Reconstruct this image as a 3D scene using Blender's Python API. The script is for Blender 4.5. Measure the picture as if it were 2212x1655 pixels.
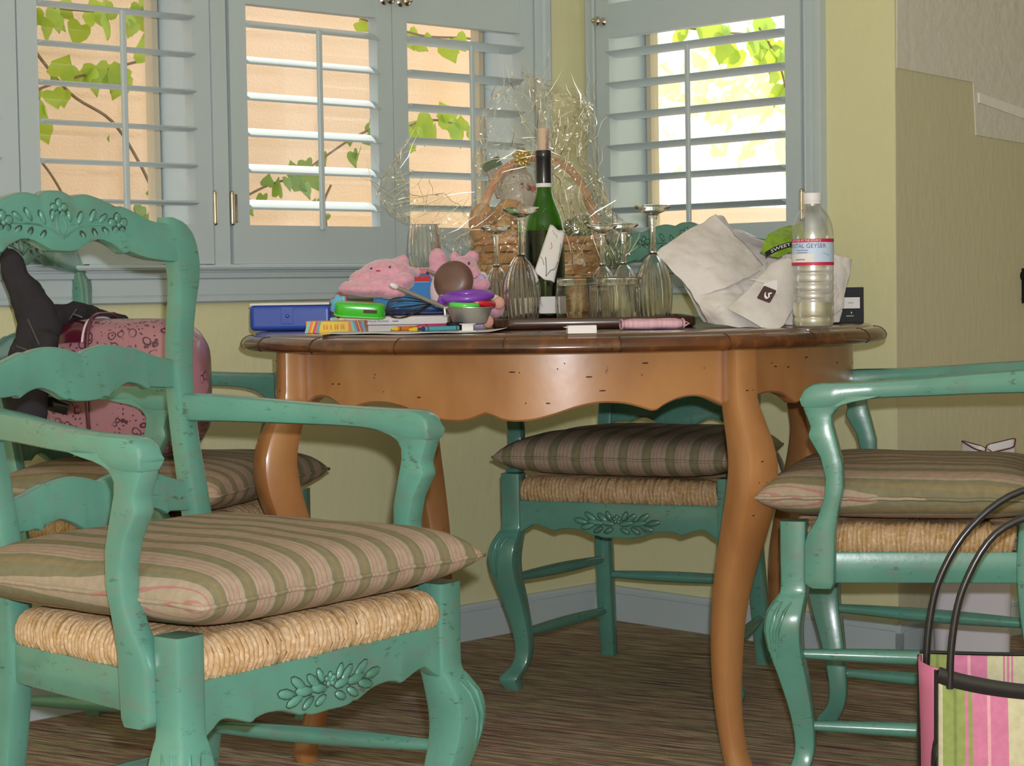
import bpy, bmesh, math, random
from math import sin, cos, pi, radians, sqrt, atan2
from mathutils import Vector as V, Matrix, noise as mnoise

# ------------------------------------------------------------------ camera, light, exposure
sc = bpy.context.scene
COL = sc.collection
for o in list(bpy.data.objects): bpy.data.objects.remove(o)
F = 4250.0; W_, H_ = 2212.0, 1655.0; CAMZ = .842
PITCH = math.atan((827.5 - 622) / F); ROLL = .0155
f0 = V((0, cos(PITCH), -sin(PITCH))); R0 = V((1, 0, 0)); U0 = R0.cross(f0)
CU = U0 * cos(ROLL) + R0 * sin(ROLL); CR = R0 * cos(ROLL) - U0 * sin(ROLL)
CAM = V((0, 0, CAMZ))
cd = bpy.data.cameras.new('camera'); cam = bpy.data.objects.new('camera', cd); COL.objects.link(cam)
m = Matrix((CR, CU, -f0)).transposed().to_4x4(); m.translation = CAM; cam.matrix_world = m
cd.sensor_width = 36; cd.lens = F / W_ * 36; cd.clip_start = .05; cd.clip_end = 200
sc.camera = cam

w = bpy.data.worlds.new('sky'); sc.world = w; w.use_nodes = True
bgn = w.node_tree.nodes['Background']
bgn.inputs[0].default_value = (.93, .97, 1.0, 1); bgn.inputs[1].default_value = 2.5

# room frame: C is the inner corner of the two window walls; a runs left along the left wall, b right along the right wall
TH = radians(46.15)
uL = V((sin(TH), cos(TH), 0)); uR = V((cos(TH), -sin(TH), 0))
CN = V((.2051, 4.9988, 0))
def ab(a, b, z=0.): return CN - uL * a + uR * b + V((0, 0, z))

sun = bpy.data.lights.new('sun', 'SUN'); so = bpy.data.objects.new('sun', sun); COL.objects.link(so)
sd = (uR - uL * .45 + V((0, 0, -1.75))).normalized()
so.rotation_euler = sd.to_track_quat('-Z', 'Y').to_euler(); sun.energy = 7; sun.angle = radians(.6); sun.color = (1, .95, .86)
so.location = ab(-3, -6, 9)
fl = bpy.data.lights.new('camera_flash', 'POINT'); fo = bpy.data.objects.new('camera_flash', fl); COL.objects.link(fo)
fl.energy = 205; fl.shadow_soft_size = .012; fl.color = (.965, .985, 1.05)
fo.location = CAM + CR * .02 + CU * .065 + f0 * .03
vs = sc.view_settings; vs.view_transform = 'Standard'; vs.look = 'None'; vs.exposure = 0; vs.gamma = 1; vs.use_curve_mapping = False
cy = sc.cycles
cy.use_denoising = True; cy.max_bounces = 14; cy.transparent_max_bounces = 40; cy.transmission_bounces = 12
cy.sample_clamp_indirect = 6; cy.blur_glossy = .3

def ray(x, y): return f0 + CR * ((x - 1106) / F) - CU * ((y - 827.5) / F)
def at(x, y, D):                      # world point on the line of sight through (x, y) at depth D (metres along world Y)
    d = ray(x, y); return CAM + d * (D / d.y)
def atz(x, y, z):
    d = ray(x, y); return CAM + d * ((z - CAMZ) / d.z)
def onb(x, y, b):                     # (a, z) on a plane parallel to the left wall
    d = ray(x, y); t = (CN.dot(uR) + b - CAM.dot(uR)) / d.dot(uR); p = CAM + d * t
    return -(p - CN).dot(uL), p.z

# ------------------------------------------------------------------ materials
MAT = {}
def nt(name):
    m = bpy.data.materials.new(name); m.use_nodes = True; t = m.node_tree; t.nodes.clear()
    o = t.nodes.new('ShaderNodeOutputMaterial'); return m, t, o
def N(t, typ, **k):
    n = t.nodes.new('ShaderNode' + typ)
    for a, b in k.items():
        if a[0] == 'i' and a[1:].isdigit(): n.inputs[int(a[1:])].default_value = b
        else: setattr(n, a, b)
    return n
def c4(c): return (c[0], c[1], c[2], 1)
def ramp(t, stops, interp='LINEAR'):
    r = N(t, 'ValToRGB'); e = r.color_ramp.elements; r.color_ramp.interpolation = interp
    while len(e) < len(stops): e.new(.5)
    for i, (p, c) in enumerate(stops): e[i].position = p; e[i].color = c4(c) if len(c) == 3 else c
    return r
def mapping(t, scale=(1, 1, 1), rot=(0, 0, 0), kind='Object'):
    tc = N(t, 'TexCoord'); mp = N(t, 'Mapping'); mp.inputs['Scale'].default_value = scale; mp.inputs['Rotation'].default_value = rot
    t.links.new(tc.outputs[kind], mp.inputs[0]); return mp
def mixc(t, fac, a, b):
    x = N(t, 'Mix', data_type='RGBA')
    for s, v in (('Factor', fac), ('A', a), ('B', b)):
        i = [k for k in x.inputs if k.name == s and k.enabled][0]
        if hasattr(v, 'is_output'): t.links.new(v, i)
        else: i.default_value = c4(v) if isinstance(v, tuple) else v
    return [k for k in x.outputs if k.enabled][0]
def pm(name, col, rough=.5, metal=0, coat=0, spec=.5, n1=None, n2=None, bump=None, trans=0, sheen=0, kind='Object'):
    """n1/n2 = (scale3, colour, lo, hi); bump = (scale3, strength, distance)"""
    m, t, o = nt(name); p = N(t, 'BsdfPrincipled')
    p.inputs['Roughness'].default_value = rough; p.inputs['Metallic'].default_value = metal
    p.inputs['Coat Weight'].default_value = coat; p.inputs['Specular IOR Level'].default_value = spec
    p.inputs['Transmission Weight'].default_value = trans; p.inputs['Coat Roughness'].default_value = .12
    p.inputs['Sheen Weight'].default_value = sheen
    c = col
    for q in (n1, n2):
        if q:
            mp = mapping(t, q[0], kind=kind); nz = N(t, 'TexNoise', noise_dimensions='3D'); nz.inputs['Scale'].default_value = 1
            nz.inputs['Detail'].default_value = 4; t.links.new(mp.outputs[0], nz.inputs['Vector'])
            r = ramp(t, [(q[2], (0, 0, 0)), (q[3], (1, 1, 1))]); t.links.new(nz.outputs[0], r.inputs[0])
            c = mixc(t, r.outputs[0], c, q[1])
    if hasattr(c, 'is_output'): t.links.new(c, p.inputs['Base Color'])
    else: p.inputs['Base Color'].default_value = c4(c)
    if bump:
        mp = mapping(t, bump[0], kind=kind); nz = N(t, 'TexNoise'); nz.inputs['Scale'].default_value = 1; nz.inputs['Detail'].default_value = 3
        t.links.new(mp.outputs[0], nz.inputs['Vector'])
        b = N(t, 'Bump'); b.inputs['Strength'].default_value = bump[1]; b.inputs['Distance'].default_value = bump[2]
        t.links.new(nz.outputs[0], b.inputs['Height']); t.links.new(b.outputs[0], p.inputs['Normal'])
    t.links.new(p.outputs[0], o.inputs[0]); MAT[name] = m; return m
def thin(name, tint, f0_=.04, rough=.02, gloss=(1, 1, 1), lo=0.0, bump=None):
    """thin clear sheet: see-through, with a mirror reflection that grows at grazing angles (Schlick)"""
    m, t, o = nt(name); tr = N(t, 'BsdfTransparent'); tr.inputs[0].default_value = c4(tint)
    g = N(t, 'BsdfGlossy'); g.inputs['Roughness'].default_value = rough; g.inputs['Color'].default_value = c4(gloss)
    lw = N(t, 'LayerWeight'); lw.inputs[0].default_value = .5
    pw = N(t, 'Math', operation='POWER'); pw.inputs[1].default_value = 4; t.links.new(lw.outputs['Facing'], pw.inputs[0])
    mu = N(t, 'Math', operation='MULTIPLY_ADD', use_clamp=True); mu.inputs[1].default_value = .9 - f0_ - lo; mu.inputs[2].default_value = f0_ + lo
    t.links.new(pw.outputs[0], mu.inputs[0]); mx = N(t, 'MixShader')
    if bump:
        mp = mapping(t, S(bump[0])); nz = N(t, 'TexNoise'); nz.inputs['Scale'].default_value = 1; nz.inputs['Detail'].default_value = 2; t.links.new(mp.outputs[0], nz.inputs['Vector'])
        b = N(t, 'Bump'); b.inputs['Strength'].default_value = bump[1]; b.inputs['Distance'].default_value = bump[2]; t.links.new(nz.outputs[0], b.inputs['Height'])
        t.links.new(b.outputs[0], g.inputs['Normal']); t.links.new(b.outputs[0], lw.inputs['Normal'])
    t.links.new(mu.outputs[0], mx.inputs[0]); t.links.new(tr.outputs[0], mx.inputs[1]); t.links.new(g.outputs[0], mx.inputs[2])
    t.links.new(mx.outputs[0], o.inputs[0]); MAT[name] = m; return m

S = lambda s: (s, s, s)
GREEN = (.102, .285, .222)
def painted(name, col, dark, worn, speck):
    m, t, o = nt(name); p = N(t, 'BsdfPrincipled'); p.inputs['Roughness'].default_value = .27; p.inputs['Coat Weight'].default_value = .35; p.inputs['Coat Roughness'].default_value = .12
    def nz_(scale, detail=4, rough=.5):
        mp = mapping(t, scale); n = N(t, 'TexNoise'); n.inputs['Scale'].default_value = 1; n.inputs['Detail'].default_value = detail; n.inputs['Roughness'].default_value = rough
        t.links.new(mp.outputs[0], n.inputs['Vector']); return n.outputs[0]
    def rm(v, lo, hi, top=1.): r = ramp(t, [(lo, (0, 0, 0)), (hi, S(top))]); t.links.new(v, r.inputs[0]); return r.outputs[0]
    def mul(a, b): x = N(t, 'Math', operation='MULTIPLY'); t.links.new(a, x.inputs[0]); t.links.new(b, x.inputs[1]); return x.outputs[0]
    c = mixc(t, rm(nz_(S(8)), .35, .7), col, dark)
    c = mixc(t, mul(rm(nz_((26, 26, 60), 7, .7), .48, .63, .55), rm(nz_(S(11)), .42, .58)), c, worn)
    c = mixc(t, mul(rm(nz_((60, 60, 150), 5, .65), .58, .66, .65), rm(nz_(S(19)), .47, .59)), c, speck)
    t.links.new(c, p.inputs['Base Color'])
    b = N(t, 'Bump'); b.inputs['Strength'].default_value = .12; b.inputs['Distance'].default_value = .002; t.links.new(nz_(S(60)), b.inputs['Height']); t.links.new(b.outputs[0], p.inputs['Normal'])
    t.links.new(p.outputs[0], o.inputs[0]); MAT[name] = m
painted('green_paint', GREEN, (.085, .23, .18), (.15, .185, .15), (.05, .06, .04))
pm('green_carving', GREEN, .3, coat=.3, n1=(S(30), (.05, .15, .1), .45, .75))
pm('carving_dark', (.03, .055, .035), .6)  # dark ellipses behind the carved petals and leaves, slightly larger
pm('rush', (.47, .32, .185), .6, n1=(S(55), (.4, .24, .1), .4, .65), n2=(S(160), (.62, .46, .28), .5, .75), bump=(S(220), .5, .002))
pm('shutter_paint', (.52, .60, .635), .42, n1=(S(3), (.49, .57, .605), .3, .7))
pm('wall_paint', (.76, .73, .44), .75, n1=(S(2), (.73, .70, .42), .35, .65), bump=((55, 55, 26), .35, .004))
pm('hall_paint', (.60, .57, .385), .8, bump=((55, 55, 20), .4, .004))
pm('soffit_plaster', (.70, .68, .60), .85, bump=(S(38), .6, .006))
pm('soffit_band', (.85, .83, .78), .8, bump=(S(40), .5, .005))
pm('ceiling_paint', (.75, .72, .64), .9)
pm('wood_light', (.42, .195, .072), .3, coat=.45, n1=((9, 9, 4), (.29, .115, .036), .38, .72), n2=(S(60), (.07, .025, .01), .73, .78), bump=(S(14), .15, .004))
pm('wood_top', (.13, .041, .011), .22, coat=.6, n1=((7, 7, 20), (.04, .013, .005), .4, .65), n2=(S(30), (.24, .08, .018), .55, .8), bump=(S(16), .2, .003))
pm('wood_tray', (.06, .02, .01), .3, coat=.3, n1=(S(25), (.03, .012, .007), .4, .7))
pm('dent', (.045, .016, .006), .5)
pm('stucco', (.82, .60, .47), .95, n1=(S(1.6), (.79, .54, .35), .4, .7), bump=(S(110), .5, .004))
pm('earth', (.3, .22, .14), 1, n1=(S(5), (.2, .15, .1), .4, .6))
pm('bark', (.2, .13, .08), .9)
pm('nickel', (.62, .56, .5), .12, metal=1)
pm('steel', (.5, .49, .48), .42, metal=.75)
pm('dark_steel', (.36, .33, .31), .4, metal=.5)
pm('black_wire', (.02, .02, .022), .3)
pm('gasket', (.03, .028, .026), .6)
pm('sash', (.55, .47, .34), .6)
pm('black_plastic', (.008, .008, .010), .55, spec=.25)
pm('black_leather', (.012, .012, .015), .28, coat=.4)
pm('white_plastic', (.72, .7, .72), .45)
pm('white_paper', (.74, .71, .7), .8)
pm('bag_paper', (.63, .59, .57), .8, n1=(S(30), (.55, .5, .46), .45, .75), bump=(S(45), .4, .004))
pm('blue_plastic', (.02, .07, .42), .3, coat=.3)
pm('bright_blue', (.01, .2, .55), .2, coat=.4)
pm('sky_blue', (.12, .48, .72), .25, coat=.4)
pm('toy_green', (.05, .5, .03), .2, coat=.5)
pm('lime', (.1, .62, .08), .25, coat=.4)
pm('toy_red', (.5, .012, .02), .25, coat=.4)
pm('toy_purple', (.2, .045, .45), .3, coat=.3)
pm('toy_yellow', (.75, .55, .03), .3)
pm('navy', (.015, .025, .13), .4)
pm('orange', (.75, .2, .02), .4)
pm('crimson', (.55, .02, .08), .4)
pm('magenta', (.6, .04, .18), .4)
pm('teal', (.06, .33, .42), .4)
pm('mint', (.22, .52, .48), .5)
pm('plush_pink', (.72, .36, .46), .95, sheen=.6, n1=(S(120), (.64, .3, .4), .4, .65), bump=(S(260), .6, .002))
pm('plush_pale', (.78, .6, .62), .95, sheen=.5, bump=(S(260), .6, .002))
pm('peach_pad', (.7, .36, .28), .9)
pm('lavender', (.5, .4, .66), .9)
pm('brown_enamel', (.13, .065, .05), .38, n1=(S(14), (.2, .11, .09), .4, .7))
pm('pink_cloth', (.72, .45, .52), .85, n1=((260, 6, 6), (.64, .36, .43), .45, .6), bump=((300, 20, 20), .4, .001))
pm('cork', (.58, .42, .32), .8)
pm('ink', (.05, .045, .06), .7)
pm('navy_ink', (.05, .06, .25), .6)
pm('red_print', (.5, .015, .07), .5)
pm('label_blue', (.5, .62, .78), .5)
pm('foil_black', (.01, .01, .012), .3, coat=.2)
pm('wine', (.003, .004, .002), .3, spec=.1)
pm('logo_brown', (.045, .012, .012), .6)
pm('chip_green', (.2, .36, .015), .3, coat=.5, n1=(S(60), (.12, .22, .01), .45, .7), n2=(S(90), (.5, .5, .25), .66, .75))
pm('denim', (.033, .030, .036), .95, spec=.1, n1=(S(30), (.036, .033, .037), .4, .7), bump=(S(60), .6, .006))
pm('denim_stitch', (.09, .08, .075), .9)
pm('maroon_leather', (.085, .008, .022), .22, coat=.5)
pm('bread', (.55, .27, .09), .7, n1=(S(25), (.36, .14, .04), .4, .65))
pm('wicker', (.62, .34, .14), .6, n1=((50, 50, 130), (.45, .22, .08), .4, .65))
pm('handle_wood', (.6, .27, .13), .5)
pm('gold_ribbon', (.55, .38, .08), .3, metal=.6)
pm('pack_white', (.42, .38, .34), .4, n1=(S(45), (.5, .06, .06), .58, .63), n2=(S(60), (.03, .03, .03), .62, .66))
pm('pack_green', (.06, .12, .05), .4)
pm('bin_white', (.6, .58, .64), .5)
pm('rim_red', (.12, .02, .03), .5)
pm('leaf', (.36, .5, .05), .5, n1=(S(12), (.24, .42, .05), .35, .7))
pm('leaf_dark', (.14, .27, .04), .55, n1=(S(12), (.2, .33, .06), .35, .7))
pm('tote_pink', (.7, .2, .36), .8); pm('tote_green', (.3, .38, .1), .8); pm('tote_cream', (.66, .62, .42), .8)
pm('leaf_pale', (.75, .8, .4), .5)  # bush leaves coloured pale, so they read as overexposed by sun
for nm, base in (('leaf_pale', (.95, .95, .6)), ('leaf', (.55, .7, .06)), ('leaf_dark', (.25, .42, .05))):      # leaves let light through
    m = MAT[nm]; t = m.node_tree; p = [n for n in t.nodes if n.type == 'BSDF_PRINCIPLED'][0]; o = [n for n in t.nodes if n.type == 'OUTPUT_MATERIAL'][0]
    tl = N(t, 'BsdfTranslucent'); tl.inputs[0].default_value = c4(base); ad = N(t, 'MixShader'); ad.inputs[0].default_value = .45
    t.links.new(p.outputs[0], ad.inputs[1]); t.links.new(tl.outputs[0], ad.inputs[2]); t.links.new(ad.outputs[0], o.inputs[0])
thin('window_glass', (.98, .99, .985), .04, 0)
thin('clear_glass', (.95, .965, .955), .05, .01, lo=.03)
thin('pet_plastic', (.975, .98, .99), .05, .2, lo=.17)
thin('green_glass', (.24, .56, .03), .04, .02)
thin('cellophane', (.97, .968, .945), .05, .07, gloss=(1, .98, .92), lo=.08, bump=(40, .6, .008))
m, t, o = nt('glass_solid'); g = N(t, 'BsdfGlass'); g.inputs['IOR'].default_value = 1.48; g.inputs['Roughness'].default_value = 0
t.links.new(g.outputs[0], o.inputs[0]); MAT['glass_solid'] = m
m, t, o = nt('water'); g = N(t, 'BsdfGlass'); g.inputs['IOR'].default_value = 1.33; g.inputs['Roughness'].default_value = .0
t.links.new(g.outputs[0], o.inputs[0]); MAT['water'] = m

def striped(name, axis, period, stops, rough=.85, bump=None, noise_amt=.0, kind='Object'):
    m, t, o = nt(name); p = N(t, 'BsdfPrincipled'); p.inputs['Roughness'].default_value = rough; p.inputs['Specular IOR Level'].default_value = .2
    tc = N(t, 'TexCoord'); sp = N(t, 'SeparateXYZ'); t.links.new(tc.outputs[kind], sp.inputs[0])
    mu = N(t, 'Math', operation='MULTIPLY_ADD'); mu.inputs[1].default_value = 1 / period; mu.inputs[2].default_value = 40.25; t.links.new(sp.outputs[axis], mu.inputs[0])
    fr = N(t, 'Math', operation='FRACT'); t.links.new(mu.outputs[0], fr.inputs[0])
    r = ramp(t, stops, 'CONSTANT'); t.links.new(fr.outputs[0], r.inputs[0])
    nz = N(t, 'TexNoise'); nz.inputs['Scale'].default_value = 90; t.links.new(tc.outputs[kind], nz.inputs['Vector'])
    r2 = ramp(t, [(.3, (.88, .88, .88)), (.7, (1.04, 1.04, 1.04))]); t.links.new(nz.outputs[0], r2.inputs[0])
    x = N(t, 'Mix', data_type='RGBA', blend_type='MULTIPLY'); x.inputs[0].default_value = 1
    t.links.new(r.outputs[0], x.inputs[6]); t.links.new(r2.outputs[0], x.inputs[7]); t.links.new(x.outputs[2], p.inputs['Base Color'])
    if bump:
        nb = N(t, 'TexNoise'); nb.inputs['Scale'].default_value = bump[0]; t.links.new(tc.outputs[kind], nb.inputs['Vector'])
        b = N(t, 'Bump'); b.inputs['Strength'].default_value = bump[1]; b.inputs['Distance'].default_value = bump[2]
        t.links.new(nb.outputs[0], b.inputs['Height']); t.links.new(b.outputs[0], p.inputs['Normal'])
    t.links.new(p.outputs[0], o.inputs[0]); MAT[name] = m; return m
BEI, OLV, PNK = (.355, .285, .205), (.20, .18, .11), (.37, .18, .155)
striped('cushion_stripe', 0, .0505, [(0, BEI), (.06, PNK), (.10, BEI), (.24, PNK), (.27, BEI), (.38, PNK), (.42, BEI), (.5, OLV), (.62, (.24, .19, .1)), (.74, OLV), (.9, BEI)], bump=(450, .35, .001))
TP, TG, TC = (.60, .20, .33), (.27, .33, .10), (.56, .53, .34)
striped('tote_stripe', 0, .142, [(0, TG), (.1, (.2, .25, .08)), (.13, TG), (.21, TP), (.24, TG), (.28, TP), (.42, (.74, .38, .42)), (.45, TP), (.62, TC), (.78, TP), (.80, TC), (.82, TP), (.84, TC), (.86, TP), (.88, TC)], bump=(300, .3, .001))

# carpet: fine multi-coloured ribs
m, t, o = nt('carpet'); p = N(t, 'BsdfPrincipled'); p.inputs['Roughness'].default_value = 1; p.inputs['Specular IOR Level'].default_value = .05
mp = mapping(t, (1 / 3.5, 1 / 88, 1), (0, 0, radians(150))); mp.vector_type = 'TEXTURE'
nz = N(t, 'TexNoise'); nz.inputs['Scale'].default_value = 1; nz.inputs['Detail'].default_value = 2; t.links.new(mp.outputs[0], nz.inputs['Vector'])
r = ramp(t, [(.30, (.05, .045, .04)), (.38, (.40, .21, .15)), (.43, (.12, .10, .085)), (.48, (.30, .30, .14)), (.53, (.52, .37, .27)), (.58, (.12, .095, .08)), (.64, (.42, .26, .2)), (.72, (.6, .48, .38))])
t.links.new(nz.outputs[0], r.inputs[0])
nz2 = N(t, 'TexNoise'); nz2.inputs['Scale'].default_value = 420; mp2 = mapping(t); t.links.new(mp2.outputs[0], nz2.inputs['Vector'])
r2 = ramp(t, [(.35, (.85, .85, .9)), (.65, (1.5, 1.5, 1.6))]); t.links.new(nz2.outputs[0], r2.inputs[0])
x = N(t, 'Mix', data_type='RGBA', blend_type='MULTIPLY'); x.inputs[0].default_value = 1
t.links.new(r.outputs[0], x.inputs[6]); t.links.new(r2.outputs[0], x.inputs[7]); t.links.new(x.outputs[2], p.inputs['Base Color'])
b = N(t, 'Bump'); b.inputs['Strength'].default_value = .6; b.inputs['Distance'].default_value = .004; t.links.new(nz.outputs[0], b.inputs['Height']); t.links.new(b.outputs[0], p.inputs['Normal'])
t.links.new(p.outputs[0], o.inputs[0]); MAT['carpet'] = m
# floral purse cloth: pink with dark rings and dots
m, t, o = nt('floral_cloth'); p = N(t, 'BsdfPrincipled'); p.inputs['Roughness'].default_value = .32; p.inputs['Coat Weight'].default_value = .25
tc = N(t, 'TexCoord'); wn = N(t, 'TexNoise'); wn.inputs['Scale'].default_value = 14; t.links.new(tc.outputs['Object'], wn.inputs['Vector'])
ad = N(t, 'VectorMath', operation='MULTIPLY_ADD'); ad.inputs[1].default_value = (.03, .03, .03); t.links.new(wn.outputs['Color'], ad.inputs[0]); t.links.new(tc.outputs['Object'], ad.inputs[2])
cur = (.36, .165, .2)
for scl, lo, hi, c in ((48, .30, .38, (.07, .02, .04)), (120, .0, .24, (.09, .03, .045))):
    vo = N(t, 'TexVoronoi'); vo.inputs['Scale'].default_value = scl; t.links.new(ad.outputs[0], vo.inputs['Vector'])
    r = ramp(t, [(max(lo - .02, 0), (0, 0, 0)), (lo + .005, (1, 1, 1)), (hi, (1, 1, 1)), (hi + .03, (0, 0, 0))]); t.links.new(vo.outputs['Distance'], r.inputs[0])
    ms = N(t, 'TexNoise'); ms.inputs['Scale'].default_value = 9; t.links.new(tc.outputs['Object'], ms.inputs['Vector'])
    r3 = ramp(t, [(.42, (0, 0, 0)), (.48, (1, 1, 1))]); t.links.new(ms.outputs[0], r3.inputs[0])
    mm = N(t, 'Math', operation='MULTIPLY'); t.links.new(r.outputs[0], mm.inputs[0]); t.links.new(r3.outputs[0], mm.inputs[1])
    cur = mixc(t, mm.outputs[0], cur, c)
t.links.new(cur, p.inputs['Base Color']); t.links.new(p.outputs[0], o.inputs[0]); MAT['floral_cloth'] = m

# ------------------------------------------------------------------ mesh helpers
class B:
    def __init__(s): s.v = []; s.f = []
    def add(s, vs, fs):
        k = len(s.v); s.v += [tuple(q) for q in vs]; s.f += [tuple(i + k for i in q) for q in fs]; return s
    def box(s, lo, hi, f=None):
        p = [(x, y, z) for x in (lo[0], hi[0]) for y in (lo[1], hi[1]) for z in (lo[2], hi[2])]
        if f: p = [f(*q) for q in p]
        return s.add(p, [(0, 1, 3, 2), (4, 6, 7, 5), (0, 4, 5, 1), (2, 3, 7, 6), (0, 2, 6, 4), (1, 5, 7, 3)])
    def loft(s, rings, cap=True, closed=False):
        n = len(rings[0]); vs = [q for r in rings for q in r]; fs = []; k = len(rings)
        for i in range(k if closed else k - 1):
            j = (i + 1) % k
            for e in range(n): fs.append((i * n + e, i * n + (e + 1) % n, j * n + (e + 1) % n, j * n + e))
        if cap and not closed: fs += [tuple(reversed(range(n))), tuple((k - 1) * n + e for e in range(n))]
        return s.add(vs, fs)
    def tube(s, path, r, n=8, cap=True, closed=False, up=(0, 0, 1), ry=None):
        P = [V(q) for q in path]; k = len(P); rr = r if hasattr(r, '__len__') else [r] * k
        r2 = rr if ry is None else (ry if hasattr(ry, '__len__') else [ry] * k)
        T = []
        for i in range(k):
            a = P[(i - 1) % k] if (closed or i > 0) else P[i]; b = P[(i + 1) % k] if (closed or i < k - 1) else P[i]
            T.append((b - a).normalized())
        x = V(up).cross(T[0])
        if x.length < 1e-3: x = V((1, 0, 0)).cross(T[0])
        rings = []
        for i in range(k):
            x = (x - T[i] * x.dot(T[i])).normalized(); y = T[i].cross(x)
            rings.append([P[i] + x * (rr[i] * cos(2 * pi * e / n)) + y * (r2[i] * sin(2 * pi * e / n)) for e in range(n)])
        return s.loft(rings, cap, closed)
    def lathe(s, prof, n=32, c=(0, 0, 0), rib=None, sx=1, sy=1, cap=True):
        rings = []
        for (r, z) in prof:
            ring = []
            for e in range(n):
                a = 2 * pi * e / n; q = r * (1 + (rib(a, z) if rib else 0)); ring.append((c[0] + q * cos(a) * sx, c[1] + q * sin(a) * sy, c[2] + z))
            rings.append(ring)
        return s.loft(rings, cap)
    def ell(s, c, ax, n=10, m=6):
        c = V(c); A = [V(q) for q in ax]; rings = []
        for i in range(1, m):
            p_ = pi * i / m; rings.append([c + A[0] * (sin(p_) * cos(2 * pi * e / n)) + A[1] * (sin(p_) * sin(2 * pi * e / n)) + A[2] * cos(p_) for e in range(n)])
        k = len(s.v); s.loft(rings, cap=False); a = len(s.v); s.v += [tuple(c + A[2]), tuple(c - A[2])]
        for e in range(n):
            s.f.append((a, k + e, k + (e + 1) % n)); s.f.append((a + 1, k + (m - 2) * n + (e + 1) % n, k + (m - 2) * n + e))
        return s
    def sph(s, c, r, n=12, m=8):
        q = r if hasattr(r, '__len__') else (r, r, r)
        return s.ell(c, ((q[0], 0, 0), (0, q[1], 0), (0, 0, q[2])), n, m)
    def grid(s, fn, nu, nv):
        vs = [fn(i / nu, j / nv) for i in range(nu + 1) for j in range(nv + 1)]
        fs = [(i * (nv + 1) + j, (i + 1) * (nv + 1) + j, (i + 1) * (nv + 1) + j + 1, i * (nv + 1) + j + 1) for i in range(nu) for j in range(nv)]
        return s.add(vs, fs)
    def me(s, name, mat=None, smooth=40, normals=True):
        me = bpy.data.meshes.new(name); me.from_pydata(s.v, [], s.f); me.update()
        if normals:
            bm = bmesh.new(); bm.from_mesh(me); bmesh.ops.recalc_face_normals(bm, faces=bm.faces); bm.to_mesh(me); bm.free()
        if smooth:
            me.polygons.foreach_set('use_smooth', [True] * len(me.polygons))
            if smooth < 180: me.set_sharp_from_angle(angle=radians(smooth))
        if mat: me.materials.append(MAT[mat])
        return me
    def ob(s, name, mat=None, parent=None, smooth=40, **k):
        return link(name, s.me(name, mat, smooth, **k), parent)
def link(name, data, parent=None):
    o = bpy.data.objects.new(name, data); COL.objects.link(o)
    if parent: o.parent = parent
    return o
def tag(o, label, cat, group=None):
    o['label'] = label; o['category'] = cat
    if group: o['group'] = group
    return o
def thing(name, label, cat, loc=(0, 0, 0), rz=0, group=None, rot=None):
    o = link(name, None); o.location = loc; o.rotation_euler = rot if rot else (0, 0, rz); o.empty_display_size = .05
    return tag(o, label, cat, group)
def struct(name, b, mat, smooth=30):
    o = b.ob(name, mat, None, smooth); o['kind'] = 'structure'; return o
def rrect(hx, hy, c):                 # rounded rectangle outline, 12 points
    k = c * .3
    q = [(hx - c, hy), (hx - k, hy - k), (hx, hy - c), (hx, -hy + c), (hx - k, -hy + k), (hx - c, -hy)]
    return q + [(-x, -y) for (x, y) in q]
def cr(pts, n=5):                     # Catmull-Rom through points; None marks a cusp
    segs = [[]]
    for q in pts:
        if q is None: segs.append([segs[-1][-1]])
        else: segs[-1].append(q)
    out = []
    for g in segs:
        k = len(g)
        for i in range(k - 1):
            p0 = g[i - 1] if i else g[i]; p1 = g[i]; p2 = g[i + 1]; p3 = g[i + 2] if i + 2 < k else g[i + 1]
            for j in range(n):
                u = j / n
                out.append(tuple(.5 * (2 * b_ + (c_ - a_) * u + (2 * a_ - 5 * b_ + 4 * c_ - d_) * u * u + (-a_ + 3 * b_ - 3 * c_ + d_) * u ** 3) for a_, b_, c_, d_ in zip(p0, p1, p2, p3)))
        if g is segs[-1]: out.append(tuple(g[-1]))
    return out
def lerp_tab(tab, x):
    if x <= tab[0][0]: return tab[0][1]
    for (x0, y0), (x1, y1) in zip(tab, tab[1:]):
        if x <= x1: return y0 + (y1 - y0) * (x - x0) / max(x1 - x0, 1e-9)
    return tab[-1][1]
def text_mesh(s_, size):
    c = bpy.data.curves.new('t', 'FONT'); c.body = s_; c.size = size; c.align_x = 'CENTER'; c.align_y = 'CENTER'; c.resolution_u = 2
    o = bpy.data.objects.new('t', c); COL.objects.link(o); dg = bpy.context.evaluated_depsgraph_get(); dg.update()
    me = o.evaluated_get(dg).to_mesh(); vs = [tuple(v.co) for v in me.vertices]; fs = [tuple(p.vertices) for p in me.polygons]
    o.evaluated_get(dg).to_mesh_clear(); bpy.data.objects.remove(o); bpy.data.curves.remove(c)
    return vs, fs
def text_ob(s_, size, fn, mat, parent, name='lettering'):
    vs, fs = text_mesh(s_, size); b = B(); b.add([fn(x, y) for (x, y, z) in vs], fs); return b.ob(name, mat, parent, 0, normals=False)
def blob(name, parts, mat, parent=None, voxel=.004, smooth=6, fac=.6):
    b = B()
    for p_ in parts:
        if len(p_) == 2: b.sph(p_[0], p_[1], 12, 8)
        else: b.ell(p_[0], p_[1:], 12, 8)
    o = b.ob(name, mat, parent, 180)
    r = o.modifiers.new('remesh', 'REMESH'); r.mode = 'VOXEL'; r.voxel_size = voxel; r.use_smooth_shade = True
    if smooth: q = o.modifiers.new('smooth', 'SMOOTH'); q.iterations = smooth; q.factor = fac
    return o
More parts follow.
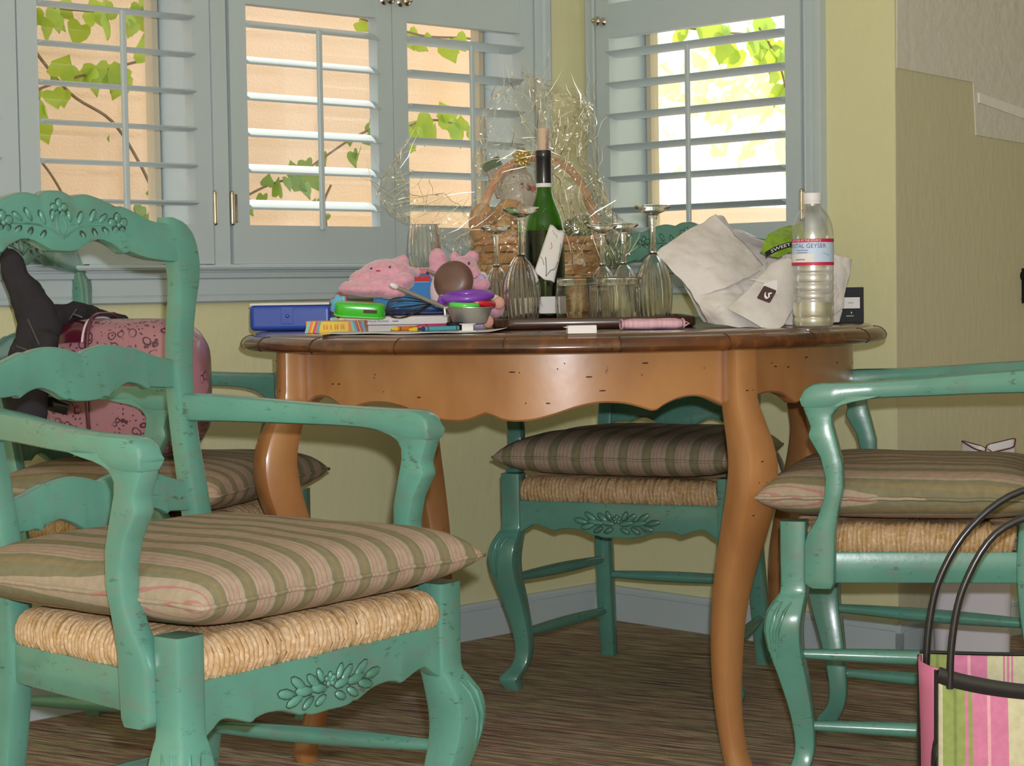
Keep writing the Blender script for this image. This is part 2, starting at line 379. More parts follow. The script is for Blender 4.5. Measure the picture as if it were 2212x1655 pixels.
def axes(d, r1, r2, L, up=(0, 0, 1)):
    d = V(d).normalized(); x = V(up).cross(d)
    if x.length < 1e-3: x = V((1, 0, 0))
    x.normalize(); y = d.cross(x); return (x * r1, y * r2, d * L)
def copy_tree(o, parent=None):
    c = o.copy(); COL.objects.link(c); c.parent = parent
    for ch in list(o.children): copy_tree(ch, c)
    return c

# ------------------------------------------------------------------ room shell
A1, B1, ZC = 5.6, 6.2, 2.7
HB = .929                              # the right wall ends here and the hall wall runs back
def abf(a, b, z): return ab(a, b, z)
def abbox(bb, a0, a1, b0, b1, z0, z1): return bb.box((a0, b0, z0), (a1, b1, z1), abf)
bb = B(); abbox(bb, -.2, A1, 0, B1, -.1, 0); abbox(bb, -3.2, -.2, HB - .2, B1, -.1, 0); struct('floor', bb, 'carpet')
bb = B(); abbox(bb, -.2, A1, -.2, B1, ZC, ZC + .15); abbox(bb, -3.2, -.2, HB - .2, B1, ZC, ZC + .15); struct('ceiling', bb, 'ceiling_paint')
bb = B(); abbox(bb, -.765, A1, -.765, -.2, ZC + .02, ZC + .12); abbox(bb, -.765, -.2, -.2, HB - .2, ZC + .02, ZC + .12); struct('added_eave', bb, 'shutter_paint')  # unseen overhang added to shade the jambs and limit sun on the louvers
W2a, W2b, W1a, W1b, WZ0, WZ1 = .2, 1.13, 1.165, 2.1, .9, 2.1
bb = B(); abbox(bb, -.2, A1, -.2, 0, -.1, WZ0); abbox(bb, -.2, A1, -.2, 0, WZ1, ZC)
abbox(bb, -.2, W2a, -.2, 0, WZ0, WZ1); abbox(bb, W2b, W1a, -.2, 0, WZ0, WZ1); abbox(bb, W1b, A1, -.2, 0, WZ0, WZ1); struct('wall_left', bb, 'wall_paint')
W3a, W3b = .038, .69
bb = B(); HW = HB - .002; abbox(bb, -.2, 0, 0, HW, -.1, WZ0); abbox(bb, -.2, 0, 0, HW, WZ1, ZC); abbox(bb, -.2, 0, 0, W3a, WZ0, WZ1); abbox(bb, -.2, 0, W3b, HW, WZ0, WZ1)
struct('wall_right', bb, 'wall_paint')
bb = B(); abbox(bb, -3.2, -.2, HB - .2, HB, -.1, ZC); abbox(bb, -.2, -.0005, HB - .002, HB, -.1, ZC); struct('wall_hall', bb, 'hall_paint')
bb = B(); abbox(bb, A1, A1 + .15, -.2, B1, -.1, ZC); struct('wall_rear', bb, 'wall_paint')
bb = B(); abbox(bb, -3.2, A1, B1, B1 + .15, -.1, ZC); struct('wall_side', bb, 'wall_paint')
bb = B(); abbox(bb, -3.35, -3.2, HB - .2, B1, -.1, ZC); struct('wall_hall_end', bb, 'hall_paint')
# stepped plaster soffit over the hall wall
def poly_on_b(px, b0, th):
    q = [onb(x, y, b0) for (x, y) in px]; n = len(q); r0 = [ab(a, b0, z) for (a, z) in q]; r1 = [ab(a, b0 + th, z) for (a, z) in q]
    return B().loft([r0, r1])
struct('trim_1', poly_on_b([(1936, 147), (2101, 178), (2107, 292), (2330, 330), (2330, -700), (1936, -700)], HB, .003), 'soffit_plaster', 0)
struct('trim_2', poly_on_b([(2112, 201), (2330, 278), (2330, 300), (2113, 222)], HB + .003, .004), 'soffit_band', 0)
# baseboards
def base(name, f, L, mat='shutter_paint'):
    prof = [(.0, 0), (.014, 0), (.014, .066), (.0115, .068), (.0135, .070), (.0135, .079), (.010, .085), (.004, .0865), (0, .0865)]
    bb = B().loft([[f(0, d, z) for (d, z) in prof], [f(L, d, z) for (d, z) in prof]]); return struct(name, bb, mat)
base('baseboard_left', lambda s, d, z: ab(s, d, z), A1)
base('baseboard_right', lambda s, d, z: ab(d, s, z), HB + .014)
base('baseboard_hall', lambda s, d, z: ab(.014 - s, HB + d, z), 3)

# window casings, stool and apron
def casing(bb, f, s0, s1, z0, z1, flip=False):    # stepped upright moulding, s across, d proud of the wall
    L = s1 - s0; prof = [(0, 0), (0, .012), (.16, .018), (.2, .016), (.24, .02), (.42, .02), (.46, .017), (.5, .021), (.56, .017), (.62, .022), (.9, .024), (1, .022), (1, 0)]
    if flip: prof = [(1 - q, d) for q, d in reversed(prof)]
    bb.loft([[f(s0 + q * L, d, z0) for q, d in prof], [f(s0 + q * L, d, z1) for q, d in prof]])
fLw = lambda s, d, z: ab(s, d, z)
fRw = lambda s, d, z: ab(d, s, z)
bb = B(); casing(bb, fLw, .142, .209, .9, 2.2); casing(bb, fLw, 2.1, 2.17, .9, 2.2, True)
abbox(bb, 1.131, 1.168, -.02, .022, .9, 2.12); abbox(bb, .2095, 2.0995, 0, .022, 2.09, 2.2); struct('trim_3', bb, 'shutter_paint')
stool = [(0, .82), (.010, .82), (.016, .824), (.016, .833), (.0125, .835), (.0145, .838), (.0145, .869), (.012, .871), (.018, .873), (.020, .884), (.017, .886), (.017, .8885), (.03, .890), (.033, .895), (.03, .9), (0, .9)]
bb = B().loft([[ab(.12, d, z) for d, z in stool], [ab(2.19, d, z) for d, z in stool]]); struct('trim_4', bb, 'shutter_paint')
bb = B(); casing(bb, fRw, .001, .0425, .9, 2.2); casing(bb, fRw, .684, .742, .9, 2.2); abbox(bb, 0, .022, .043, .6835, 2.09, 2.2)
bb.loft([[ab(d, .034, z) for d, z in stool], [ab(d, .75, z) for d, z in stool]]); struct('trim_5', bb, 'shutter_paint')

# windows: jamb lining, sash, pane
def window(name, f, s0, s1, mull=None):
    e = link(name, None); e['kind'] = 'structure'; e.location = f(s0, 0, WZ0)
    z0, z1, t = WZ0, WZ1, .012
    def q(nm, bbx, mat): o = bbx.ob(nm, mat, None, 30); o.parent = e; o.matrix_parent_inverse = Matrix.Translation(e.location).inverted(); return o
    def bx(bq, sa, sb, d0, d1, za, zb): return bq.box((sa, d0, za), (sb, d1, zb), f)
    b_ = B(); bx(b_, s0, s0 + t, -.198, -.016, z0, z1); bx(b_, s1 - t, s1, -.198, -.016, z0, z1); bx(b_, s0 + t, s1 - t, -.198, -.016, z1 - t, z1); bx(b_, s0 + t, s1 - t, -.198, -.016, z0 - .001, z0 + t)
    q('jamb', b_, 'shutter_paint')
    i0, i1 = s0 + t, s1 - t; k0, k1 = z0 + t, z1 - t; g = .005
    b_ = B(); bx(b_, i0, i0 + g, -.172, -.165, k0, k1); bx(b_, i1 - g, i1, -.172, -.165, k0, k1); bx(b_, i0 + g, i1 - g, -.172, -.165, k0, k0 + g); bx(b_, i0 + g, i1 - g, -.172, -.165, k1 - g, k1)
    q('gasket', b_, 'gasket')
    g2 = .03; i0 += g; i1 -= g; k0 += g; k1 -= g
    b_ = B(); bx(b_, i0, i0 + g2 * .5, -.185, -.156, k0, k1); bx(b_, i1 - g2 * .5, i1, -.185, -.156, k0, k1); bx(b_, i0, i1, -.185, -.156, k0, k0 + g2); bx(b_, i0, i1, -.185, -.156, k1 - g2, k1)
    q('sash', b_, 'sash')
    b_ = B(); bx(b_, i0 + .01, i1 - .01, -.172, -.168, k0 + .02, k1 - .02); q('pane', b_, 'window_glass')
window('window_1', fLw, W1a, W1b); window('window_2', fLw, W2a, W2b); window('window_3', fRw, W3a, W3b)

# plantation shutters
def louver_mesh(L, tilt):
    n = 14; b_ = B(); rg = []
    for x in (0, L):
        r_ = []
        for e in range(n):
            a = 2 * pi * e / n; y, z = .032 * cos(a), .0052 * sin(a) * (1 - .25 * cos(a) ** 2)
            r_.append((x, y * cos(tilt) - z * sin(tilt), y * sin(tilt) + z * cos(tilt)))
        rg.append(r_)
    return b_.loft(rg).me('louver', 'shutter_paint', 50)
def knob_mesh():
    pr = [(.009, 0), (.011, .002), (.0075, .005), (.005, .008), (.0045, .014), (.0105, .019), (.0125, .023), (.0115, .027), (.006, .0295), (.0022, .031), (.0045, .033), (.0055, .037), (.004, .0405), (.001, .042)]
    b_ = B(); b_.lathe(pr, 20); b_.v = [(x, -z, y) for (x, y, z) in b_.v]; return b_.me('knob', 'nickel', 60)
KN = knob_mesh()
hb = B(); hb.tube([(0, 0, -.03), (0, 0, .03)], .0055, 10); hb.sph((0, 0, .032), .0055); hb.sph((0, 0, -.032), .0055); hb.box((-.002, .0, -.03), (.014, .003, .03)); HG = hb.me('hinge', 'nickel', 50)
def shutter(label, f, s0, wd, tilt, knob=None, hinge=None, rz=0, dark=None):
    t = thing('shutter_panel', label, 'shutter', f(s0, 0, .9025), rz, 'louvered shutters in the window openings')
    st, H, y0, y1 = .044, 1.185, -.018, .012
    for x in (0, wd - st):
        B().box((x, y0, 0), (x + st, y1, H)).ob('stile', 'shutter_paint', t, 0)
    for z0, z1 in ((0, .083), (.556, .64), (1.1, H)):
        B().box((st, y0 + .001, z0), (wd - st, y1 - .001, z1)).ob('rail', 'shutter_paint', t, 0)
    Lw = wd - 2 * st; me = louver_mesh(Lw - .003, tilt); me0 = me
    for z_ in [.128 + .0775 * i for i in range(6)] + [.678 + .0775 * i for i in range(6)]:
        o = link('louver', me, t); o.location = (st + .0015, -.002, z_)
    yr = -.002 - .032 * cos(tilt) - .006
    for z0, z1 in ((.075 if tilt < 0.1 else .073, .512), (.66, 1.06)):
        x = wd / 2; b_ = B(); b_.box((x - .006, yr - .005, z0), (x + .006, yr + .005, z1)); o = b_.ob('tilt_bar', 'shutter_paint', t, 0)
        bv = o.modifiers.new('bevel', 'BEVEL'); bv.width = .002
    if knob is not None:
        o = link('knob', KN, t); o.location = (knob, y0, .597)
    if hinge is not None:
        o = link('hinge', HG, t); o.location = (hinge, y0 - .003, .118)
        o = link('hinge', HG, t); o.location = (hinge, y0 - .003, 1.06)
    return t
rzL = atan2(uL.y, uL.x); rzR = atan2(uR.y, uR.x)
shutter('grey louvered shutter left of the mullion, behind the carved crest of the nearest chair', fLw, 1.6235, .4535, radians(1), None, .456, rzL)
shutter('grey louvered shutter at the left edge of the photo, mostly cut off', fLw, 2.082, .455, 0, None, None, rzL)
shutter('grey louvered shutter right of the mullion with bright white sunlit louver tops', fLw, 1.119,   .4535, radians(21), .4535 - .022, -.004, rzL)
shutter('grey louvered shutter behind the cellophane wrapped basket, knob on its left stile', fLw, .6635, .4525, radians(-9), .026, None, rzL)
shutter('single wide grey louvered shutter of the right window above the back chair', fRw, .0445, .638, radians(-9), .026, .641, rzR)

# ------------------------------------------------------------------ outdoors
bb = B(); abbox(bb, -1.75, 8, -1.95, -1.72, -.1, 3.4); abbox(bb, -9, -1.75, -1.95, -1.72, -.1, 1.16); struct('wall_exterior', bb, 'stucco')
bb = B(); abbox(bb, -12, 9, -14, -.2, -.2, -.1); abbox(bb, -14, -3.4, -.2, 8, -.2, -.1); struct('ground', bb, 'earth')
def leaf_mesh(mat, seed):
    rd = random.Random(seed); out = [(0, 0), (.22, -.16), (.5, -.12), (.6, .12), (.48, .42), (.25, .66), (0, 1.0)]
    pts = [(0, 0, 0)] ; L = [(x * (1 + .12 * rd.uniform(-1, 1)), y) for x, y in out]
    b_ = B(); right = [(x, y, .16 * abs(x)) for x, y in L]; left = [(-x * (1 + .1 * rd.uniform(-1, 1)), y + .02 * rd.uniform(-1, 1), .16 * abs(x)) for x, y in L]
    mid = [(0, i / 6., -.05 * (i / 6.) ** 2) for i in range(7)]
    k = len(right)
    b_.add(right + mid + left, [(i, i + 1, k + i + 1, k + i) for i in range(k - 1)] + [(2 * k + i + 1, 2 * k + i, k + i, k + i + 1) for i in range(k - 1)])
    return b_.me('leaf', mat, 180)
LM = {m_: [leaf_mesh(m_, i) for i in range(3)] for m_ in ('leaf', 'leaf_dark')}
rnd = random.Random(7)
def vine(label, pts, n, size, mat='leaf', spread=.05, droop=.8, stem_r=.004):
    """pts: world points along the stem"""
    P = cr([tuple(q) for q in pts], 6); t = thing('vine', label, 'vine', P[0]); o0 = V(P[0])
    B().tube([V(q) - o0 for q in P], stem_r, 5).ob('stem', 'bark', t)
    for i in range(n):
        u = (i + rnd.random() * .6) / n * (len(P) - 1); j = min(int(u), len(P) - 2); q = V(P[j]).lerp(V(P[j + 1]), u - j)
        off = V((rnd.uniform(-1, 1), rnd.uniform(-.6, .2), rnd.uniform(-1, .5))) * spread
        o = link('leaf', rnd.choice(LM[mat]), t); s_ = size * rnd.uniform(.65, 1.2)
        o.location = q + off - o0; o.scale = (s_, s_, s_)
        o.rotation_euler = (radians(rnd.uniform(60, 130)), radians(rnd.uniform(-40, 40)), radians(rnd.uniform(-50, 50))) if rnd.random() > droop else (radians(rnd.uniform(-110, -60)), radians(rnd.uniform(-50, 50)), rzL + radians(rnd.uniform(-35, 35)))
    return t
vp = lambda L, b: [(lambda az: ab(az[0], b, az[1]))(onb(x, y, b)) for x, y in L]
vine('leafy vine across the top of the leftmost window, thick yellow green leaves', vp([(-60, -10), (60, 5), (150, 20), (250, 25), (340, 22), (420, 40)], -1.5), 34, .065)
vine('leafy vine branch crossing the leftmost window at mid height', vp([(40, 215), (90, 190), (160, 168), (230, 150), (310, 130)], -1.45), 17, .07, spread=.04)
vine('vine at the left edge of the leftmost window hanging below the branch', vp([(30, 130), (80, 205), (95, 260)], -1.45), 6, .07, spread=.03)
vine('bare curling vine stem on the stucco in the leftmost window', vp([(60, 90), (150, 200), (240, 260), (300, 350), (345, 450), (360, 520)], -1.66), 3, .03, 'leaf_dark', stem_r=.005)
vine('thin bare stem low on the stucco in the leftmost window', vp([(40, 300), (90, 350), (130, 410), (160, 480), (170, 560)], -1.68), 2, .03, 'leaf_dark', stem_r=.004)
vine('dull green vine rising diagonally in the window right of the mullion', vp([(520, 430), (580, 400), (640, 380), (700, 340), (760, 300), (830, 265)], -1.5), 20, .055, 'leaf_dark', .04)
vine('low dull green plant at the foot of the window right of the mullion', vp([(690, 560), (705, 500), (700, 440), (715, 400)], -1.4), 8, .04, 'leaf_dark', .04)
vine('green leaf cluster in the window behind the cellophane', vp([(860, 290), (900, 265), (950, 260), (1000, 275), (1060, 290)], -1.5), 16, .075, 'leaf', .035)
vine('pale leaves at the top of the window behind the cellophane', vp([(780, 40), (850, 60), (920, 78), (1000, 82), (1080, 90)], -1.5), 12, .06, 'leaf', .03)
vine('small green leaves at the lower corner of the leftmost window', vp([(330, 560), (320, 500), (300, 470), (290, 450)], -1.4), 8, .05, 'leaf_dark', .035)
vine('sunlit yellow green vine at the upper right of the right window', vp([(1480, 60), (1560, 70), (1620, 75), (1670, 95), (1720, 130)], -1.3), 26, .085, 'leaf', .06)
vine('sunlit leaves hanging down the right side of the right window', vp([(1640, 60), (1670, 110), (1690, 160), (1700, 215)], -1.2), 10, .075, 'leaf', .04)

bt = thing('garden_bush', 'pale sunlit bush beyond the low garden wall in the right window', 'bush', (lambda q: (q.x, q.y, -.1))(at(1590, 300, 9.6)))
b_ = B(); rd = random.Random(21)
for k in range(420):
    x, y = rd.uniform(1380, 1760), rd.gauss(190, 95)
    if y > 420 or mnoise.noise(V((x / 60, y / 60, 2))) < -.02: continue
    q = at(x, y, rd.uniform(9.2, 10.2)) - bt.location; a = V((rd.gauss(0, 1), rd.gauss(0, 1), rd.gauss(0, 1))).normalized(); c_ = a.orthogonal().normalized(); d_ = a.cross(c_); s_ = rd.uniform(.05, .1)
    b_.add([q - c_ * s_, q + d_ * s_ * .6 + a * .01, q + c_ * s_, q - d_ * s_ * .6 + a * .01], [(0, 1, 2, 3)])
o = b_.ob('foliage', 'leaf_pale', bt, 0, normals=False); o['kind'] = 'stuff'
for k in (4,): B().tube(cr([(.05 * k - .1, 0, 0), (.1 * k - .2, .05, .7), (.3 * k - .6, .1, 1.4), (.45 * k - .9, .1, 1.9)], 4), [.03 - .0018 * i for i in range(13)], 6).ob('trunk', 'bark', bt, 60)

# ------------------------------------------------------------------ chairs
def post_loft(tab, c=.006, n=4):      # tab rows: (z, x, y, hx, hy)
    b_ = B(); T = cr(tab, n)
    return b_.loft([[(x + p_, y + q_, z) for p_, q_ in rrect(hx, hy, min(c, hx * .6, hy * .6))] for (z, x, y, hx, hy) in T])
def xloft(xs, bot, top, t, yc, c=.004):
    b_ = B(); rings = []
    for x in xs:
        z0, z1 = bot(x), top(x); h = max((z1 - z0) / 2, .003); zm = (z0 + z1) / 2; cc = min(c, h * .8)
        rings.append([(x, yc(x, zm + dz) + dy, zm + dz) for dy, dz in rrect(t / 2, h, cc)])
    return b_.loft(rings)
def symtab(tab):
    return [(-x, z) for x, z in reversed(tab) if x > 0] + list(tab)
def edge(tab, n=4):                   # half outline from centre outwards (None = cusp) -> lookup
    q = cr(tab, n); q = [q[0]] + [b_ for a_, b_ in zip(q, q[1:]) if b_[0] > a_[0] - 1e-9]
    return lambda x: lerp_tab(q, abs(x))
LEAN = lambda z: -.018 - (z - .55) * .195 if z > .5 else -.008
def cabriole(s_):
    d = lambda k: (s_ * (.235 + k * .72), .37 + k * .72)
    rows = []
    for z, k, h in ((.455, 0, .0215), (.40, 0, .0215), (.345, 0, .0215), (.33, .006, .024), (.305, .017, .0285), (.275, .021, .0285), (.24, .016, .0262), (.19, .001, .0225), (.13, -.014, .0185), (.08, -.019, .0165), (.05, -.010, .017), (.03, .008, .0205), (.018, .013, .0195), (0, .005, .0165)):
        x, y = d(k); rows.append((z, x, y, h, h))
    return rows
def rear_post(s_):
    R_ = [(0, .183, -.055, .0165, .0165), (.1, .181, -.038, .0175, .0185), (.25, .176, -.012, .018, .02), (.36, .172, 0, .018, .02), (.45, .170, -.003, .0175, .0185), (.55, .169, -.018, .017, .0165), (.63, .170, -.034, .0165, .0155), (.69, .174, -.046, .0165, .015), (.74, .181, -.056, .0168, .015), (.79, .193, -.065, .0178, .0145), (.83, .206, -.073, .0195, .014), (.86, .216, -.079, .0225, .0138), (.885, .2195, -.084, .0255, .0135), (.91, .219, -.089, .0265, .0135), (.93, .215, -.093, .0255, .0132), (.944, .208, -.0955, .0185, .013), (.951, .200, -.097, .008, .011)]
    return [(z, s_ * x, y, hx, hy) for z, x, y, hx, hy in R_]
crest_top = edge([(0, .984), (.014, .983), (.028, .976), None, (.04, .979), (.055, .980), (.08, .974), (.108, .963), None, (.114, .965), (.135, .958), (.16, .947), (.185, .942), (.2, .943)])
crest_bot = edge([(0, .900), (.02, .901), (.036, .908), None, (.05, .914), (.07, .916), (.092, .908), (.108, .897), None, (.116, .900), (.135, .894), (.16, .889), (.2, .886), (.215, .886)])
mid_top = edge([(0, .762), None, (.018, .768), (.046, .773), (.07, .771), (.09, .766), None, (.097, .767), (.13, .756), (.16, .749), (.2, .746)])
mid_bot = edge([(0, .698), (.02, .699), (.03, .703), None, (.038, .702), (.055, .712), (.075, .719), (.095, .716), (.112, .708), None, (.118, .711), (.15, .709), (.2, .709)])
low_off = .172
front_bot = edge([(0, .328), (.03, .3275), (.045, .332), None, (.052, .331), (.08, .341), (.11, .344), (.13, .341), None, (.138, .338), (.165, .347), (.185, .35), (.2, .341), (.215, .332)])
GRV = []
def backing(b_, y, d):
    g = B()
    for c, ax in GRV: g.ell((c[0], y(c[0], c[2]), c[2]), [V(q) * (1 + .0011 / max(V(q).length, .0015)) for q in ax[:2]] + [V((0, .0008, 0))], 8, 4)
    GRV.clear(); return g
def carve_flower(b_, x, z, r, y):
    for k in range(5):
        a = 2 * pi * k / 5 + .3; c = (x + cos(a) * r, y(x, z) , z + sin(a) * r * .9)
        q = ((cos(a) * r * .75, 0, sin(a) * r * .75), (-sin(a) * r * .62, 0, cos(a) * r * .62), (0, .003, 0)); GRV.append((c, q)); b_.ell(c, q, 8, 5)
    b_.sph((x, y(x, z) + .001, z), (r * .4, .0045, r * .4), 8, 5)
def carve_leaf(b_, x, z, ang, L, w_, y, d=.0032):
    c, s_ = cos(ang), sin(ang); p_ = (x + c * L / 2, y(x, z), z + s_ * L / 2)
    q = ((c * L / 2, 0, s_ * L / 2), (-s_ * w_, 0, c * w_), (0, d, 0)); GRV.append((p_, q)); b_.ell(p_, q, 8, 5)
def rush_mesh():
    rd = random.Random(3); b_ = B(); zc, R_, zt = .420, .0265, .4465
    sides = [((-.2135, .391), (.2135, .391), (0, -1)), ((.2385, .347), (.19, .022), (-1, 0)), ((-.19, .022), (-.2385, .347), (1, 0)), ((.152, .000), (-.152, .000), (0, 1))]
    ph = [-105, -75, -45, -15, 15, 45, 70, 90]
    for p0, p1, n in sides:
        p0, p1, n = V((*p0, 0)), V((*p1, 0)), V((*n, 0)); L = (p1 - p0).length; m_ = int(L / .0078); sub = 5; cols = []
        jit = [rd.uniform(.5, 1.25) for _ in range(m_ + 2)]; lean_ = [rd.uniform(-.006, .006) for _ in range(m_ + 2)]
        tdir = (p1 - p0).normalized()
        for i in range(m_ * sub + 1):
            u = i / (m_ * sub); k = i // sub; w_ = abs(sin(pi * (i % sub) / sub)) if i % sub else 0
            o = .0034 * w_ * jit[k] + .0018 * sin(u * 23 + n.x * 3 + n.y * 5) * .6
            en = min(u, 1 - u) * L; pinch = .004 * max(0, 1 - en / .02)
            col = []
            for j, a in enumerate(ph):
                q = radians(a); rr = R_ + o - pinch
                col.append(p0 + (p1 - p0) * u + n * (R_ + .001) - n * (rr * cos(q)) + V((0, 0, zc + rr * sin(q))) + tdir * (lean_[k] * sin(q)))
            col.append(p0 + (p1 - p0) * (u * .7 + .15) + n * .11 + V((0, 0, zt - .001 + .0012 * w_)))
            cols.append(col)
        k0 = len(b_.v); nn = len(cols[0]); b_.v += [tuple(q) for c in cols for q in c]
        for i in range(len(cols) - 1):
            for j in range(nn - 1): b_.f.append((k0 + i * nn + j, k0 + (i + 1) * nn + j, k0 + (i + 1) * nn + j + 1, k0 + i * nn + j + 1))
    b_.box((-.18, .06, .425), (.18, .34, zt - .002))
    return b_
def spindle(p0, p1, r0=.0075, r1=.0125):
    p0, p1 = V(p0), V(p1); return B().tube([p0.lerp(p1, i / 10) for i in range(11)], [r0 + (r1 - r0) * sin(pi * min(max(i / 10, .0), 1)) ** 1.0 for i in range(11)], 10)
def make_chair(label):
    t = thing('dining_armchair', label, 'chair', group='green painted dining armchairs around the table')
    G = 'green_paint'
    for s_ in (1, -1):
        lg = post_loft(cabriole(s_), .006, 4).ob('front_leg', G, t, 35)
        b_ = B()                        # acanthus on the knee, on the outer corner
        for k in range(5):
            a0 = radians(-52 + 26 * k) if True else 0
            pts = []
            for i in range(7):
                u = i / 6; z = .325 - .095 * u; kk = lerp_tab([(.23, .014), (.275, .021), (.305, .017), (.33, .007)], z); h = lerp_tab([(.23, .0255), (.275, .0285), (.305, .0285), (.33, .024)], z)
                spread = (k - 2) * (.0095 - .006 * u)
                cx, cy_ = s_ * (.235 + kk * .72), .37 + kk * .72
                ox = h * (1 - max(0, spread / .012) * .35) + .0005; oy = h * (1 + min(0, spread / .012) * .35) + .0005
                px_ = cx + s_ * (h - (.004 if abs(spread) < .004 else 0)) if spread >= 0 else cx + s_ * (h + spread * 1.6)
                py_ = cy_ + (h - (.004 if abs(spread) < .004 else 0)) if spread <= 0 else cy_ + (h - spread * 1.6)
                pts.append((px_, py_, z))
            b_.tube(pts, [.0012, .0034, .0038, .0036, .003, .0024, .001], 6)
        b_.ob('knee_carving', 'green_carving', lg, 60)
        post_loft(rear_post(s_), .007, 4).ob('rear_leg_and_stile', G, t, 35)
        # side rail
        def sr(u, dx, z): return (s_ * (.229 - .057 * u + dx), .352 - .335 * u, z)
        b_ = B(); b_.loft([[sr(u, dx, (.378 + dz) if dz > 0 else .378 + dz - .012 * sin(pi * u) * 0) for dx, dz in rrect(.0115, .0255, .003)] for u in (0, .25, .5, .75, 1)]); b_.ob('side_rail', G, t, 35)
        spindle((s_ * .236, .37, .235), (s_ * .177, -.018, .225)).ob('stretcher', G, t, 60)
        spindle((s_ * .228, .36, .115), (s_ * .181, -.036, .105)).ob('stretcher', G, t, 60)
        # arm with knuckle, and its curved support
        xa = lambda y: s_ * lerp_tab([(-.05, .176), (.0, .182), (.08, .203), (.16, .228), (.24, .246), (.3, .2535), (.4, .2545)], y)
        at_ = cr([(-.042, .7), (.0, .699), (.08, .694), (.15, .6885), (.22, .684), (.28, .682), (.32, .681), (.337, .678), (.349, .669), (.354, .657)], 4)
        ab_ = cr([(-.042, .661), (.05, .661), (.15, .6585), (.22, .6565), (.26, .653), (.285, .648), (.31, .641), (.34, .64), (.351, .642), (.354, .652)], 4)
        b_ = B(); rings = []
        for i in range(61):
            y = -.042 + .396 * (1 - (1 - i / 60) ** 1.6); z0, z1 = lerp_tab(ab_, y), lerp_tab(at_, y); h = max((z1 - z0) / 2, .002); zm = (z0 + z1) / 2
            rings.append([(xa(y) + dx, y, zm + dz) for dx, dz in rrect(.0165 + .002 * i / 60, h, min(.007, h * .8))])
        arm = b_.loft(rings).ob('arm', G, t, 40)
        fr_ = [(.348, .341), (.352, .347), (.357, .351), (.418, .35), (.436, .345), (.463, .329), (.493, .318), (.527, .315), (.561, .323), (.584, .336), (.595, .3425), (.602, .341), (.610, .3385), (.6215, .3425), (.640, .35), (.662, .3535)]
        bk_ = [(.348, .306), (.357, .302), (.40, .301), (.436, .3), (.474, .294), (.512, .286), (.55, .2865), (.5876, .296), (.614, .303), (.629, .303), (.638, .297), (.645, .287), (.6505, .27), (.655, .245), (.662, .215)]
        b_ = B(); rings = []
        for i in range(71):
            z = .348 + .312 * i / 70; y0, y1 = lerp_tab(bk_, z), lerp_tab(fr_, z); ym, h = (y0 + y1) / 2, (y1 - y0) / 2
            x_ = s_ * lerp_tab([(.35, .2505), (.42, .252), (.5, .2555), (.6, .2545), (.66, .253)], z)
            rings.append([(x_ + dx, ym + dy, z) for dx, dy in rrect(.0158, h, .006)])
        b_.loft(rings).ob('arm_support', G, arm, 40)
    xs = lambda X, n: [-X + 2 * X * i / n for i in range(n + 1)]
    cre = xloft(xs(.199, 120), crest_bot, crest_top, .026, lambda x, z: LEAN(z) - .006 + .006 * (x / .2) ** 2, .005).ob('crest_rail', G, t, 50)
    yf = lambda x, z: LEAN(z) - .006 + .006 * (x / .2) ** 2 + .0125
    b_ = B(); carve_flower(b_, 0, .958, .009, yf)
    for s_ in (1, -1):
        carve_flower(b_, s_ * .1, .938, .0105, yf)
        st = [(s_ * x, yf(x, z) + .0005, z) for x, z in cr([(0, .918), (.02, .93), (.045, .937), (.07, .938), (.09, .938)], 3)]
        b_.tube(st, .0016, 5)
        st = [(s_ * x, yf(x, z) + .0005, z) for x, z in cr([(0, .922), (.008, .932), (.006, .945), (.002, .95)], 3)]; b_.tube(st, .0012, 5)
        for (x, z, a, L) in ((.028, .936, 65, .022), (.05, .94, 60, .022), (.066, .941, 35, .02), (.03, .929, -55, .02), (.052, .933, -60, .02), (.07, .934, -40, .019), (.016, .94, 100, .018)):
            aa = radians(a); carve_leaf(b_, s_ * x, z, aa if s_ > 0 else pi - aa, L, .0042, yf)
    backing(b_, yf, .0006).ob('carving_backing', 'carving_dark', cre, 60); b_.ob('crest_carving', 'green_carving', cre, 60)
    xloft(xs(.176, 110), mid_bot, mid_top, .02, lambda x, z: LEAN(z) - .004, .004).ob('back_slat', G, t, 50)
    xloft(xs(.166, 110), lambda x: mid_bot(x) - low_off, lambda x: mid_top(x) - low_off, .02, lambda x, z: LEAN(z) - .004, .004).ob('back_slat', G, t, 50)
    fr = xloft(xs(.217, 110), front_bot, lambda x: .4, .024, lambda x, z: .374, .003).ob('front_rail', G, t, 50)
    b_ = B(); yq = lambda x, z: .3862
    carve_flower(b_, 0, .366, .006, yq)
    for s_ in (1, -1):
        for (x, z, a, L, w_) in ((.006, .356, 10, .03, .006), (.02, .36, 40, .028, .006), (.03, .357, 8, .034, .0065), (.045, .362, 35, .03, .006), (.05, .354, -15, .03, .006), (.012, .364, 60, .022, .005), (.03, .35, -30, .024, .005), (.064, .358, 12, .03, .006), (.008, .348, -25, .022, .005)):
            aa = radians(a); carve_leaf(b_, s_ * x, z, aa if s_ > 0 else pi - aa, L, w_, yq, .0036)
    backing(b_, yq, .0006).ob('carving_backing', 'carving_dark', fr, 60); b_.ob('rail_carving', 'green_carving', fr, 60)
    B().box((-.158, -.011, .352), (.158, .011, .404)).ob('rear_rail', G, t, 30)
    spindle((-.176, -.022, .19), (.176, -.022, .19)).ob('rear_stretcher', G, t, 60)
    rush_mesh().ob('rush_seat', 'rush', t, 60)
    return t
